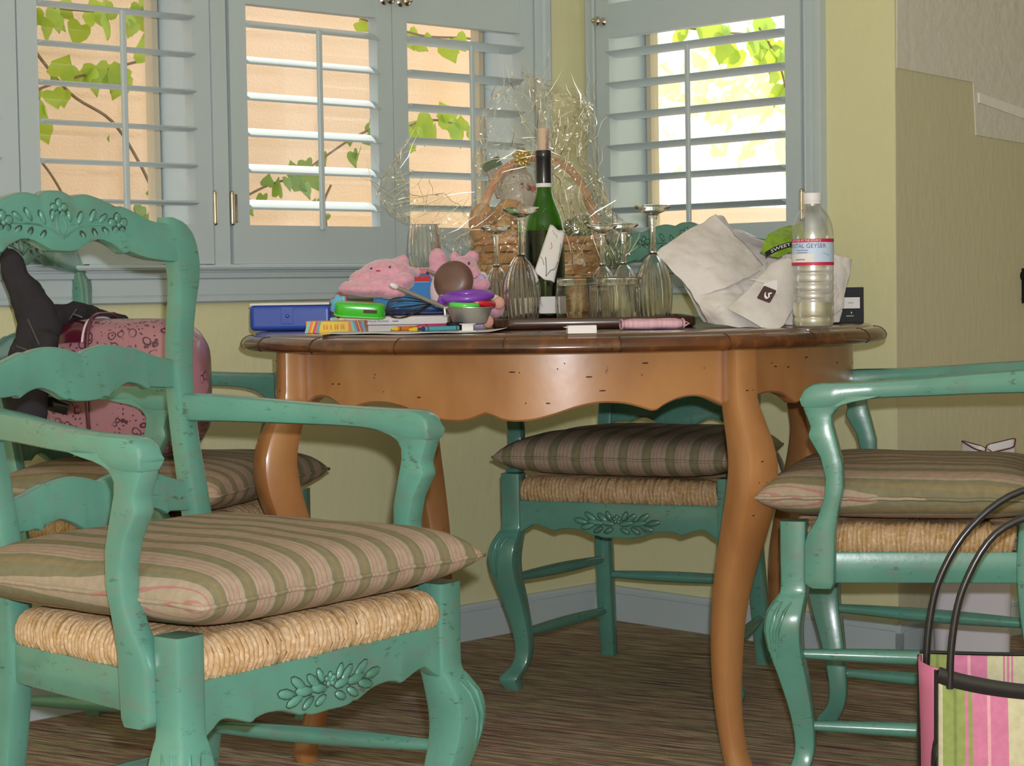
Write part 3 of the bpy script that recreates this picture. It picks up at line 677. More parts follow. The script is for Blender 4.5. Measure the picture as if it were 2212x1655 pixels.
def cushion_pt(u, v, top):
    wd = .236 + .02 * (v + 1) / 2; x = u * wd * (1 - .03 * (1 - v * v)); y = v * .23 * (1 - .03 * (1 - u * u))
    f = max(0, (1 - u ** 6) * (1 - v ** 6)) ** .42; n_ = mnoise.noise(V((x * 9, y * 9, 3.3 if top else 9.1))) * .005 * f
    zc = .045 - .008 * (1 - u * u) * (1 - v * v)
    pk = mnoise.noise(V((u * 6, v * 6, 5))) * .004 * (1 - f)
    return (x, y, zc + (.046 * f + .012 * (1 - u * u) * (1 - v * v) + n_ if top else -.037 * f) + pk)
def make_cushion(label):
    t = thing('seat_cushion', label, 'cushion', group='striped tie-on cushions on the armchairs')
    b_ = B(); n = 44
    g = lambda i: sin((i / n * 2 - 1) * pi / 2)
    for top in (True, False):
        k = len(b_.v); b_.v += [cushion_pt(g(i), g(j), top) for i in range(n + 1) for j in range(n + 1)]
        b_.f += [(k + i * (n + 1) + j, k + (i + 1) * (n + 1) + j, k + (i + 1) * (n + 1) + j + 1, k + i * (n + 1) + j + 1) for i in range(n) for j in range(n)]
    me = b_.me('cushion_body', 'cushion_stripe', 0); bm = bmesh.new(); bm.from_mesh(me); bmesh.ops.remove_doubles(bm, verts=bm.verts, dist=.0004); bmesh.ops.recalc_face_normals(bm, faces=bm.faces); bm.to_mesh(me); bm.free()
    me.polygons.foreach_set('use_smooth', [True] * len(me.polygons)); link('cushion_body', me, t)
    E_ = [-1 + 2 * i / 40 for i in range(41)]
    loop = [(u, -1) for u in E_] + [(1, v) for v in E_[1:]] + [(u, 1) for u in reversed(E_[:-1])] + [(-1, v) for v in reversed(E_[1:-1])]
    B().tube([cushion_pt(u, v, True) for u, v in loop], .0032, 6, closed=True).ob('piping', 'cushion_stripe', t, 180)
    for s_ in (1, -1):
        pts = cr([(s_ * .225, -.20, .035), (s_ * .235, -.225, .0), (s_ * .243, -.228, -.05), (s_ * .225, -.238, -.085), (s_ * .2, -.24, -.05), (s_ * .21, -.235, .0)], 4)
        B().tube(pts, .0065, 6, ry=.0018).ob('tie', 'cushion_stripe', t, 180)
    return t
CH = [((-.5378, 2.6233), -2.2128, 'nearest green carved armchair at the left front, turned towards the lower right', 'striped cushion on the nearest green armchair at left'),
      ((-.8472, 3.7284), -1.8607, 'green armchair against the left window wall holding the pink purse and dark jeans', 'striped cushion under the pink purse on the far left armchair'),
      ((.8801, 3.3278), 1.2845, 'green armchair at the right edge behind the striped tote bag', 'striped cushion on the armchair at the right edge'),
      ((.3608, 4.352), 2.7387, 'green armchair tucked in the corner behind the round table', 'striped cushion on the corner armchair seen under the table')]
CHM = []
ch0 = make_chair(CH[0][2]); cu0 = make_cushion(CH[0][3])
for i, (xy, rz, lab, clab) in enumerate(CH):
    c = ch0 if i == 0 else copy_tree(ch0); c.location = (*xy, 0); c.rotation_euler = (0, 0, rz); c['label'] = lab
    k = cu0 if i == 0 else copy_tree(cu0); M_ = Matrix.Translation((*xy, 0)) @ Matrix.Rotation(rz, 4, 'Z'); CHM.append(M_)
    k.location = M_ @ V((0, .2, .4475)); k.rotation_euler = (0, 0, rz); k['label'] = clab

# ------------------------------------------------------------------ round table
TX, TY, TZ = .0977, 3.769, .766
tb = thing('dining_table', 'round wooden dining table with scalloped apron and cabriole legs', 'table', (TX, TY, 0))
pr = [(0.001, TZ), (.3, TZ), (.573, TZ), (.580, .7648), (.584, .7615), (.5865, .7605), (.594, .7603), (.601, .7575), (.607, .752), (.610, .7455), (.608, .739), (.602, .7352), (.59, .734), (.3, .734), (.001, .734)]
top = B().lathe(pr, 160).ob('tabletop', 'wood_top', tb, 50)
for k in range(20):                     # joints scored across the rim
    a = 2 * pi * k / 20 + .13; rim = [(r_ + .0006, z) for r_, z in ((.5855, .7612), (.594, .7603), (.601, .7575), (.607, .752), (.610, .7455), (.608, .739), (.602, .7352))]
    B().tube([(r_ * cos(a), r_ * sin(a), z) for r_, z in rim], .0009, 5).ob('rim_joint', 'dent', top, 180)
ab_bot = edge([(0, .635), None, (.03, .631), (.07, .6245), (.12, .622), (.19, .624), (.27, .632), (.37, .645), (.46, .651), (.55, .649), (.62, .642), (.68, .634), None, (.72, .645), (.78, .655), (.84, .658), (.9, .655), (.96, .645), (1.0, .638)])
RA = .549
for q in range(4):
    a0 = radians(30 + 90 * q + 45); n = 90; b_ = B(); rings = []
    for i in range(n + 1):
        u = -1 + 2 * i / n; a = a0 + u * radians(43.5); zb = ab_bot(u)
        rings.append([((RA + dr) * cos(a), (RA + dr) * sin(a), z) for dr, z in ((-.022, .7345), (-.022, zb), (-.003, zb), (0, zb + .003), (0, .7345))])
    b_.loft(rings); ap = b_.ob('apron', 'wood_light', tb, 40)
    if q in (2, 1, 3):
        rd = random.Random(40 + q)
        for k in range(16):
            u = rd.uniform(-.9, .9); a = a0 + u * radians(43.5); z = rd.uniform(max(.65, ab_bot(u) + .01), .725); L = rd.choice((.0012, .0015, .004, .006)); R2 = RA + .0002
            d_ = V((-sin(a), cos(a), 0)); B().ell((R2 * cos(a), R2 * sin(a), z), (d_ * L, V((0, 0, .0013)), V((cos(a), sin(a), 0)) * .0006), 8, 4).ob('dent', 'dent', ap, 180)
for ang in (30, 120, 210, 300):
    a = radians(ang); er, et = V((cos(a), sin(a), 0)), V((-sin(a), cos(a), 0)); rings = []
    rows = cr([(.7335, .562, .0245, .024), (.70, .562, .0245, .024), (.655, .563, .026, .025), (.62, .575, .0285, .028), (.58, .591, .032, .031), (.54, .599, .0335, .033), (.49, .593, .0345, .034), (.43, .573, .0325, .032), (.36, .547, .0285, .0285), (.29, .528, .0255, .0255), (.2, .520, .023, .023), (.12, .524, .0205, .0205), (.06, .537, .0195, .0195), (.025, .552, .021, .021), (0, .55, .019, .019)], 4)
    b_ = B().loft([[er * (r_ + p_) + et * q_ + V((0, 0, z)) for p_, q_ in rrect(hr, ht, .013 if z < .66 else .010)] for z, r_, hr, ht in rows])
    lg = b_.ob('leg', 'wood_light', tb, 40)
    rd = random.Random(ang)
    for k in range(7):
        z, r_, hr, ht = rd.choice(rows[4:30]); off = rd.uniform(-.5, .5) * ht
        B().ell(er * (r_ + hr) + et * off + V((0, 0, z)), (et * rd.choice((.0012, .003)), V((0, 0, .0013)), er * .0007), 8, 4).ob('dent', 'dent', lg, 180)

# ------------------------------------------------------------------ things on the table
def rbox(name, hx, hy, hz, mat, parent, c=(0, 0, 0), bev=.002, seg=2):
    o = B().box((-hx, -hy, -hz), (hx, hy, hz)).ob(name, mat, parent, 0)
    o.location = c
    if bev: m_ = o.modifiers.new('bevel', 'BEVEL'); m_.width = bev; m_.segments = seg
    return o
tz = TZ + .0065
# tray
t = thing('serving_tray', 'dark brown wooden tray under the wine bottle and glasses', 'tray', (.151, 3.71, TZ))
def rr_out(hx, hy, c, n=5):
    q = []
    for cx, cy_, a0 in ((hx - c, hy - c, 0), (-hx + c, hy - c, 90), (-hx + c, -hy + c, 180), (hx - c, -hy + c, 270)):
        for i in range(n + 1): a = radians(a0 + 90 * i / n); q.append((cx + c * cos(a), cy_ + c * sin(a)))
    return q
B().loft([[(x, y, z) for x, y in rr_out(.182 - i, .178 - i, .04)] for z, i in ((0.0, .004), (.003, .0), (.006, .0))]).ob('base', 'wood_tray', t)
rg = [[(x, y, z) for x, y in rr_out(.185 - i, .181 - i, .04)] for z, i in ((.002, .003), (.006, 0), (.018, 0), (.0205, .002), (.0205, .008), (.018, .0095), (.0065, .010))]
B().loft(rg, cap=False).ob('rim', 'wood_tray', t)

def goblet(label, x, D, h, zb, upright=False):
    p_ = at(x, 620, D); k = h / .2185
    t = thing('wine_glass', label, 'wine glass', (p_.x, p_.y, zb), 0, 'clear ribbed wine glasses', rot=(pi if upright else 0, 0, x * .1))
    if upright: t.location.z = zb + h
    rib = lambda a, z: .03 * cos(22 * a + 6 * z / h) * (1 if z < .1 * k else max(0, 1 - (z - .1 * k) / (.02 * k)))
    bowl = [(.0285, 0), (.0305, .01), (.0325, .025), (.0345, .05), (.0338, .07), (.030, .09), (.024, .105), (.0155, .118), (.0085, .126), (.006, .13)]
    b_ = B(); n = 208; rings = []
    for r_, z in cr(bowl, 3):
        rings.append([(k * r_ * (1 + rib(2 * pi * e / n, z * k)) * cos(2 * pi * e / n), k * r_ * (1 + rib(2 * pi * e / n, z * k)) * sin(2 * pi * e / n), z * k) for e in range(n)])
    inner = [[(k * (r_ - .0013) * cos(2 * pi * e / n), k * (r_ - .0013) * sin(2 * pi * e / n), max(z - .002, 0) * k) for e in range(n)] for r_, z in reversed(cr(bowl, 3)) if r_ > .007]
    b_.loft(rings + inner, closed=True).ob('bowl', 'glass_solid', t, 180)
    st = [(.0005, .1265), (.006, .128), (.0062, .134), (.0052, .142), (.0048, .155), (.0048, .17), (.0054, .185), (.0085, .197), (.011, .201), (.0005, .202)]
    B().lathe([(r_ * k, z * k) for r_, z in st], 20).ob('stem', 'glass_solid', t, 80)
    ft = [(.0005, .2005), (.012, .2015), (.024, .2065), (.0325, .212), (.034, .215), (.0335, .217), (.022, .2175), (.0005, .2185)]
    B().lathe([(r_ * k, z * k) for r_, z in ft], 40).ob('foot', 'glass_solid', t, 60)
    return t
goblet('tallest inverted wine glass directly left of the wine bottle', 1127, 3.645, .219, tz)
goblet('inverted wine glass behind the plush toy, second from the wine bottle', 1073, 3.78, .19, tz)
goblet('inverted wine glass alone at the right end of the tray', 1412, 3.655, .2195, tz)
goblet('inverted wine glass behind the two tumblers, the left one', 1302, 3.745, .187, tz)
goblet('inverted wine glass behind the two tumblers, the right one', 1348, 3.835, .192, tz)
goblet('upright ribbed wine glass behind the plush toys at the window', 918, 3.985, .207, TZ, True)
for x, lab in ((1247, 'inverted clear tumbler just right of the wine bottle'), (1338, 'inverted clear tumbler between the other tumbler and the lone wine glass')):
    p_ = at(x, 620, 3.645); t = thing('tumbler', lab, 'tumbler', (p_.x, p_.y, tz), 0, 'inverted tumblers on the tray')
    pw = cr([(.0365, 0), (.039, .012), (.0405, .03), (.0405, .055), (.039, .07), (.0378, .084), (.036, .0865), (.0005, .087)], 3); pi_ = cr([(.0005, .072), (.033, .0718), (.0362, .068), (.0378, .055), (.0378, .03), (.0365, .012), (.0345, .0)], 3)
    B().loft([[(r_ * (1 + .012 * max(0, 1 - z / .07) * cos(14 * 2 * pi * e / 112)) * cos(2 * pi * e / 112), r_ * (1 + .012 * max(0, 1 - z / .07) * cos(14 * 2 * pi * e / 112)) * sin(2 * pi * e / 112), z) for e in range(112)] for r_, z in pw + pi_], closed=True).ob('glass_wall', 'glass_solid', t, 60)
    B().tube([(.0384 * cos(2 * pi * e / 48), .0384 * sin(2 * pi * e / 48), .0735) for e in range(48)], .0006, 5, closed=True).ob('foot_ring', 'glass_solid', t, 180)

# wine bottle
p_ = at(1178, 620, 3.775); t = thing('wine_bottle', 'opened green glass wine bottle with cork stuck back in the neck', 'bottle', (p_.x, p_.y, tz))
body = cr([(.0355, 0), (.0375, .004), (.0378, .03), (.0378, .12), (.0375, .165), (.036, .186), (.031, .206), (.0225, .228), (.0168, .243), (.0148, .258), (.0142, .275), (.0142, .3)], 3)
B().lathe(body, 64, cap=False).ob('glass', 'green_glass', t, 180)
B().lathe([(.0345, .001), (.0362, .004), (.0365, .03), (.0365, .12), (.0362, .163), (.0355, .178), (.0005, .178)], 48).ob('wine', 'wine', t, 40)
B().lathe([(.0150, .266), (.0150, .316), (.0156, .317), (.0156, .329), (.0148, .3305), (.0105, .3305)], 40, cap=False).ob('capsule', 'foil_black', t, 40)
B().lathe([(.0152, .2605), (.0156, .262), (.0156, .2665), (.0152, .268)], 40, cap=False).ob('ring', 'white_paper', t, 40)
ck = B().lathe([(.0005, .322), (.0103, .322), (.0108, .326), (.0112, .37), (.0106, .3725), (.0005, .3728)], 32).ob('cork', 'cork', t, 40)
def wrap(r_, z0, phi0=0., flip=1):     # map flat lettering (x, y) on a cylinder facing the camera
    return lambda x, y: (r_ * sin(phi0 + x / r_), -r_ * cos(phi0 + x / r_), z0 + y)
def wrap_v(r_, z0, phi0):              # lettering that runs down the cylinder
    return lambda x, y: (r_ * sin(phi0 + y / r_), -r_ * cos(phi0 + y / r_), z0 - x)
text_ob('VINTNERS', .0085, wrap_v(.01135, .348, .62), 'ink', ck)
b_ = B(); n = 30
lb = B().grid(lambda u, v: (.0381 * sin(-1.15 + 2.3 * u), -.0381 * cos(-1.15 + 2.3 * u), .02 + .032 * v), n, 2).ob('label', 'white_paper', t, 180)
B().tube([(.0385 * sin(a), -.0385 * cos(a), .036 + .004 * sin(a * 17) + .003 * sin(a * 41)) for a in [-.55 + .03 * i for i in range(14)]], .0004, 4).ob('script', 'ink', lb)
# paper tag leaning on the bottle
c = [at(1188, 486, 3.70), at(1221, 503, 3.70), at(1197, 612, 3.645), at(1153, 591, 3.645)]
tg = B(); tg.grid(lambda u, v: (c[0].lerp(c[1], u)).lerp(c[3].lerp(c[2], u), v) + V((0, -.006 * sin(pi * u) + .004 * sin(6 * v + 2 * u), .002 * sin(9 * u))), 10, 14)
o = tg.ob('paper_tag', 'white_paper', None, 180); so_ = o.modifiers.new('solid', 'SOLIDIFY'); so_.thickness = .0007
tag(o, 'handwritten cream paper tag hanging on the wine bottle', 'tag')
def tagp(u, v, d=-.0012): q = (c[0].lerp(c[1], u)).lerp(c[3].lerp(c[2], u), v) + V((0, -.006 * sin(pi * u) + .004 * sin(6 * v + 2 * u) + d, .002 * sin(9 * u))); return q
for pts, r_ in (([(.3, .62), (.4, .72), (.5, .83), (.55, .93), (.62, .86), (.72, .8), (.86, .78), (.93, .7), (.95, .6)], .0006), ([(.05, .66), (.2, .7), (.33, .77)], .0005), ([(.9, .25), (.93, .35), (.95, .45), (.97, .55)], .0004), ([(.25, .08), (.4, .12), (.5, .1), (.6, .16)], .0004)):
    B().tube([tagp(u, v) for u, v in cr(pts, 4)], r_, 4).ob('handwriting', 'ink', o)
B().tube([tagp(u, v) for u, v in cr([(.35, .3), (.45, .36), (.4, .42)], 4)], .0005, 4).ob('handwriting', 'red_print', o)

# gift basket with cellophane
bc = at(1163, 620, 4.12); t = thing('gift_basket', 'woven gift basket wrapped in crinkled clear cellophane behind the wine bottle', 'basket', (bc.x, bc.y, TZ))
HBK = .172
for i in range(7):
    z = .014 + i * .0245; r_ = .112 + .022 * (z / HBK); n = 72
    P = [((r_ + .0025 * cos(18 * (2 * pi * e / n) + pi * (i % 2))) * cos(2 * pi * e / n), .78 * (r_ + .0025 * cos(18 * (2 * pi * e / n) + pi * (i % 2))) * sin(2 * pi * e / n), z) for e in range(n)]
    B().tube(P, .0028, 6, closed=True, ry=.0118).ob('woven_band', 'wicker', t, 60)
for e in range(18):
    a = 2 * pi * (e + .5) / 18; d_ = V((cos(a), .78 * sin(a), 0)); tn = V((-sin(a), .78 * cos(a), 0)).normalized()
    B().loft([[d_ * (r_ + s1) + tn * s2 + V((0, 0, z)) for s1, s2 in ((.0015, .007), (.0015, -.007), (-.0015, -.007), (-.0015, .007))] for z, r_ in ((0, .111), (HBK, .134))]).ob('stave', 'wicker', t, 30)
B().tube([((.136) * cos(2 * pi * e / 60), .78 * .136 * sin(2 * pi * e / 60), HBK) for e in range(60)], .006, 8, closed=True, ry=.008).ob('rim', 'handle_wood', t, 60)
hp = cr([(-.118, 0, .06), (-.125, 0, .16), (-.112, 0, .245), (-.07, 0, .32), (0, 0, .347), (.07, 0, .32), (.112, 0, .245), (.125, 0, .16), (.118, 0, .06)], 5)
B().tube(hp, .0085, 8, up=(0, 1, 0), ry=.0045).ob('handle', 'handle_wood', t, 60)
b_ = B()
for k in range(9):
    a = 2 * pi * k / 9; b_.ell((-.03 + .011 * cos(a), -.014, .345 + .011 * sin(a)), ((cos(a) * .011, 0, sin(a) * .011), (0, .006, 0), (-sin(a) * .006, 0, cos(a) * .006)), 8, 5)
b_.sph((-.03, -.02, .345), .006); b_.ob('ribbon_bow', 'gold_ribbon', t, 60)
def net(rows):                          # smooth surface through rows of (px, py, D)
    G = [[at(*q) for q in r_] for r_ in rows]
    def cm(L, u):
        k = len(L); x = u * (k - 1); i = min(int(x), k - 2); f = x - i
        p0 = L[max(i - 1, 0)]; p1 = L[i]; p2 = L[i + 1]; p3 = L[min(i + 2, k - 1)]
        return .5 * (2 * p1 + (p2 - p0) * f + (2 * p0 - 5 * p1 + 4 * p2 - p3) * f * f + (-p0 + 3 * p1 - 3 * p2 + p3) * f ** 3)
    return lambda u, v: cm([cm(r_, u) for r_ in G], v)
def crinkle(rows, nu, nv, amp, sc_, seed, name, mat, parent, tri=True):
    S_ = net(rows); rd = random.Random(seed); o0 = parent.location
    def fn(u, v):
        uu = min(1, max(0, u + (rd.uniform(-.35, .35) / nu if 0 < u < 1 else 0))); vv = min(1, max(0, v + (rd.uniform(-.35, .35) / nv if 0 < v < 1 else 0)))
        p_ = S_(uu, vv); q = p_ * sc_ + V((seed, 0, 0))
        d_ = V((mnoise.noise(q), mnoise.noise(q + V((9, 4, 1))), mnoise.noise(q + V((3, 17, 5))))); r2 = 1 - abs(mnoise.noise(q * .5 + V((1, 2, 3)))) * 2
        q2 = p_ * sc_ * 3.1 + V((seed, 5, 0)); d2 = V((mnoise.noise(q2), 1.5 * (.5 - abs(mnoise.noise(q2 + V((2, 8, 1))))), mnoise.noise(q2 + V((7, 1, 5)))))
        return p_ + (V((d_.x * .6, d_.y * 1.6 + r2 * .8, d_.z * .6)) + d2 * .42) * amp - o0
    b_ = B().grid(fn, nu, nv)
    if tri:
        f2 = []
        for i, q in enumerate(b_.f): f2 += [(q[0], q[1], q[2]), (q[0], q[2], q[3])] if rd.random() > .5 else [(q[0], q[1], q[3]), (q[1], q[2], q[3])]
        b_.f = f2
    o = b_.ob(name, mat, parent, 0, normals=False); return o, S_
def glint_creases(S_, n, seed, parent, focus=None, mat='fold_glint', r0=.0011, L=(.12, .5)):
    rd = random.Random(seed); o0 = parent.parent.location; b_ = B(); F_ = at(*focus) if focus else None
    for k in range(n):                  # sharp folds, mostly running to where the film is gathered
        u, v = rd.random(), rd.random(); q0 = S_(u, v); l_ = rd.uniform(.02, .095); d_ = ((F_ - q0).normalized() if F_ and rd.random() < .7 else V((rd.gauss(0, .7), rd.gauss(0, .2), 1)).normalized()); d_ = (d_ + V((rd.gauss(0, .25), rd.gauss(0, .15), rd.gauss(0, .25)))).normalized()
        pts = [q0 - o0]; q = q0.copy()
        for i in range(3):
            d2 = (d_ + V((rd.gauss(0, .22), 0, rd.gauss(0, .22)))).normalized(); q = q + d2 * l_ / 3; pts.append(q + V((0, -.004 + rd.gauss(0, .003), 0)) - o0)
        b_.tube(pts, [r0 * .15, r0 * rd.uniform(.5, 1.3), r0 * rd.uniform(.4, 1), r0 * .1], 3, cap=False, ry=[r0 * .1, r0 * .5, r0 * .5, r0 * .1])
    for k in range(n * 2):              # loose small facets added to glint towards the viewer
        q = S_(rd.random(), rd.random()) + V((rd.gauss(0, .004), -.006 + rd.gauss(0, .006), rd.gauss(0, .004))) - o0; a = V((rd.gauss(0, .35), -1, rd.gauss(.05, .35))).normalized(); c_ = a.orthogonal().normalized(); e_ = a.cross(c_); z_ = rd.uniform(.0012, .0045)
        an = rd.uniform(0, 6.28); c2 = c_ * cos(an) + e_ * sin(an); e2 = a.cross(c2); b_.add([q - c2 * z_, q + e2 * z_ * .35, q + c2 * z_ * rd.uniform(.4, 1.2), q - e2 * z_ * .3], [(0, 1, 2, 3)])
    for fn in (lambda t_: S_(0, t_), lambda t_: S_(1, t_), lambda t_: S_(t_, 1)):   # cut edges
        P = [fn(i / 40) for i in range(41)]; P = [q + V((mnoise.noise(q * 45) * .006, mnoise.noise(q * 30) * .006, mnoise.noise(q * 55 + V((3, 0, 0))) * .006)) - o0 for q in P]; b_.tube(P, [.0007 + .0005 * mnoise.noise(q * 40) for q in P], 4, cap=False)
    o_ = b_.ob('crease', mat, parent, 30, normals=False); o_['kind'] = 'stuff'  # bright folds and loose facets added as glints on the film
thin('fold_glint', (.92, .9, .82), .1, .22, gloss=(1, .97, .88), lo=.62)  # folds made paler and more reflective than the film, as bright glints
SH = [([[(985, 590, 4.0), (1080, 600, 3.96), (1190, 600, 3.96), (1330, 590, 4.0)], [(1005, 520, 3.99), (1080, 520, 3.94), (1190, 520, 3.94), (1350, 540, 4.0)], [(1022, 430, 4.02), (1090, 430, 3.96), (1190, 430, 3.96), (1310, 440, 4.0)], [(1030, 330, 4.06), (1095, 320, 4.0), (1175, 340, 4.0), (1295, 360, 4.04)], [(1045, 240, 4.1), (1100, 220, 4.05), (1165, 240, 4.05), (1285, 270, 4.08)], [(1085, 192, 4.12), (1120, 175, 4.08), (1160, 163, 4.08), (1270, 212, 4.1)]], 26, 34, .010, 16, 3, 70),
      ([[(1175, 335, 4.03), (1215, 330, 4.0), (1250, 330, 4.03)], [(1165, 260, 4.06), (1215, 265, 4.0), (1285, 285, 4.06)], [(1160, 210, 4.08), (1220, 235, 4.02), (1285, 235, 4.08)], [(1150, 168, 4.1), (1235, 205, 4.05), (1278, 222, 4.1)]], 14, 14, .012, 26, 11, 34),
      ([[(1190, 345, 4.0), (1285, 370, 4.02), (1305, 400, 4.04)], [(1195, 440, 3.98), (1270, 440, 3.98), (1320, 460, 4.02)], [(1230, 520, 3.96), (1300, 500, 3.95), (1365, 490, 4.0)], [(1240, 590, 3.97), (1320, 590, 3.96), (1350, 560, 4.0)]], 18, 20, .012, 20, 5, 46),
      ([[(1012, 470, 4.06), (1000, 520, 4.04), (985, 560, 4.0)], [(960, 420, 4.1), (940, 470, 4.08), (960, 520, 4.06)], [(890, 420, 4.16), (890, 455, 4.14), (885, 482, 4.12)], [(862, 350, 4.2), (845, 420, 4.18), (850, 465, 4.15)], [(880, 300, 4.22), (818, 402, 4.22), (822, 430, 4.2)]], 16, 22, .010, 18, 8, 30)]
for rows, nu, nv, amp, scl, seed, nc in SH:
    o, S_ = crinkle(rows, nu, nv, amp, scl, seed, 'cellophane', 'cellophane', t); glint_creases(S_, nc * 2, seed, o, (1212, 335, 4.02))
# what is in the basket
for x, y, D, ax, lab in ((1040, 485, 4.08, (.028, .03, .045), 'brown bread roll at the left side of the gift basket'), (1098, 470, 4.12, (.032, .03, .04), 'brown bread roll in the middle of the gift basket'), (1085, 512, 4.06, (.035, .028, .03), 'flatter bread roll in front inside the gift basket')):
    q = at(x, y, D); o = blob('bread_roll', [((0, 0, 0), ax), ((ax[0] * .3, -.004, ax[2] * .35), (ax[0] * .75, ax[1] * .8, ax[2] * .6))], 'bread', None, .004, 4); o.location = q; tag(o, lab, 'bread', 'bread rolls in the gift basket')
q = at(1120, 415, 4.14); o = blob('snack_bag', [((0, 0, 0), (.042, .022, .05)), ((0, 0, .04), (.02, .008, .03))], 'pack_white', None, .004, 3); o.location = q; tag(o, 'clear white snack bag with red dots under the basket handle', 'snack bag')
q = at(1075, 385, 4.16); t2 = thing('snack_carton', 'small white and dark green snack carton sticking up from the basket', 'carton', q, 0, rot=(0, radians(-25), .3)); rbox('carton', .018, .012, .04, 'pack_white', t2); rbox('carton_top', .0184, .0124, .01, 'pack_green', t2, (0, 0, .032))
q = at(1258, 500, 4.16); o = blob('tissue_paper', [((0, 0, 0), (.05, .03, .035)), ((-.05, 0, -.005), (.035, .03, .02)), ((.03, -.01, -.02), (.03, .03, .02))], 'pack_green', None, .005, 1); o.location = q; tag(o, 'dark green tissue paper in the right side of the gift basket', 'tissue paper')

# toys and papers on the left half
def px_m(D): return D / F
p_ = at(625, 692, 3.76); t = thing('document_case', 'blue plastic document case overhanging the left table edge', 'case', (p_.x, p_.y + .08, TZ), radians(-2))
bx_ = rbox('case', .078, .085, .0245, 'blue_plastic', t, (.005, 0, .0255), .009, 4); rbox('white_sheets', .076, .083, .002, 'white_paper', t, (.004, .0, .0518), 0)
B().ell((.0, -.0862, .029), ((.004, 0, 0), (0, 0, .004), (0, .0025, 0)), 14, 6).ob('snap', 'blue_plastic', t, 60); rbox('clasp', .012, .001, .016, 'blue_plastic', t, (0, -.0855, .03), .0006)
p_ = atz(726, 720, TZ); t = thing('crayon_box', 'small orange and striped crayon box at the front left of the table', 'box', (p_.x, p_.y + .035, TZ), radians(-3))
rbox('carton', .0525, .034, .0108, 'orange', t, (0, 0, .0112), .0005); bxm = bpy.data.objects
rbox('front_print', .026, .0003, .0095, 'toy_yellow', t, (-.002, -.0342, .0112), 0)
for i, (x0, m_) in enumerate(((-.048, 'mint'), (-.0425, 'orange'), (-.038, 'toy_yellow'), (-.0345, 'magenta'), (-.0285, 'teal'), (.031, 'mint'), (.0355, 'teal'), (.0395, 'crimson'), (.0425, 'toy_yellow'), (.0455, 'magenta'), (.0495, 'teal'))):
    s_ = 1 if x0 < 0 else -1; w_ = .0022 if 0 < i < 10 else .0028
    B().add([(x0 - w_ - s_ * .004, -.0346, .001), (x0 + w_ - s_ * .004, -.0346, .001), (x0 + w_ + s_ * .002, -.0346, .0214), (x0 - w_ + s_ * .002, -.0346, .0214)], [(0, 1, 2, 3)]).ob('stripe', m_, t, 0)
for x0 in (-.019, -.014, -.007, .001, .005, .012, .016):
    B().ell((x0, -.0346, .0112), ((.0018, 0, 0), (0, 0, .0055), (0, .0003, 0)), 8, 4).ob('print_mark', 'orange', t, 60)
p_ = at(835, 700, 3.56); t = thing('white_book', 'plain white book under the animal book, left of the crayons', 'book', (p_.x, p_.y + .09, TZ)); rbox('cover', .10, .085, .0058, 'white_paper', t, (0, 0, .0062), .001)
p_ = at(840, 700, 3.555); t = thing('animal_book', 'white book titled Neighborhood Animals with teal and yellow spine end', 'book', (p_.x, p_.y + .085, TZ + .0125))
rbox('cover', .106, .085, .0072, 'white_paper', t, (0, 0, .0075), .0015); rbox('spine_end', .007, .0004, .0066, 'mint', t, (-.097, -.0852, .0075), 0); rbox('spine_band', .0027, .0004, .0066, 'toy_yellow', t, (-.0875, -.0852, .0075), 0)
text_ob('Neighborhood Animals', .0066, lambda x, y: (x - .031, -.0855, .0073 + y), 'navy_ink', t)
rbox('imprint', .0055, .0003, .0008, 'navy_ink', t, (.012, -.0853, .0068), 0); B().tube([(-.078, -.0855, .0118), (-.0795, -.0855, .008), (-.078, -.0855, .004)], .0005, 4).ob('emblem', 'navy_ink', t)
S1 = net([[(690, 724, 3.36), (900, 725, 3.31), (1010, 722, 3.31), (1095, 716, 3.36)], [(720, 716, 3.5), (900, 714, 3.5), (1000, 713, 3.5), (1085, 710, 3.52)]])
def flat(u, v): q = S1(u, v); return (q.x, q.y, TZ + .0012 + .0016 * (1 + mnoise.noise(q * 18)) + .006 * max(0, u - .82) / .18 * (1 - v))
o = B().grid(flat, 30, 8).ob('paper_sheet', 'white_paper', None, 180); so_ = o.modifiers.new('solid', 'SOLIDIFY'); so_.thickness = .0006; tag(o, 'loose white paper sheet under the crayons at the table edge', 'paper')
def crayon(lab, p0, p1, mat, tipmat, band='ink'):
    a, b2 = V(p0), V(p1); L = (b2 - a).length; t = thing('crayon', lab, 'crayon', a, 0, 'crayons scattered on the paper'); d_ = (b2 - a).normalized(); t.rotation_euler = d_.to_track_quat('X', 'Z').to_euler()
    B().tube([(.012, 0, 0), (L, 0, 0)], .0041, 12).ob('wrapper', mat, t, 40); B().tube([(0, 0, 0), (.0005, 0, 0), (.009, 0, 0), (.0095, 0, 0), (.013, 0, 0)], [.0018, .002, .0033, .004, .004], 12).ob('tip', tipmat, t, 40)
    for q in (.017, L - .006): B().tube([(q, 0, 0), (q + .002, 0, 0)], .0042, 12).ob('band', band, t, 40)
zc_ = TZ + .0075
def cz(x, D, z=0): q = at(x, 710, D); return (q.x, q.y, zc_ + z)
crayon('orange crayon with yellow tip at the left of the crayons', cz(846, 3.44), cz(925, 3.50), 'orange', 'toy_yellow')
crayon('red crayon lying behind the teal crayon', cz(884, 3.41), cz(972, 3.47), 'crimson', 'toy_red')
crayon('magenta crayon farthest back beside the toy pan', cz(900, 3.48, .003), cz(985, 3.52, .003), 'magenta', 'magenta')
crayon('teal crayon with dark tip nearest the table edge', cz(903, 3.345, .001), cz(990, 3.385, .001), 'teal', 'navy')
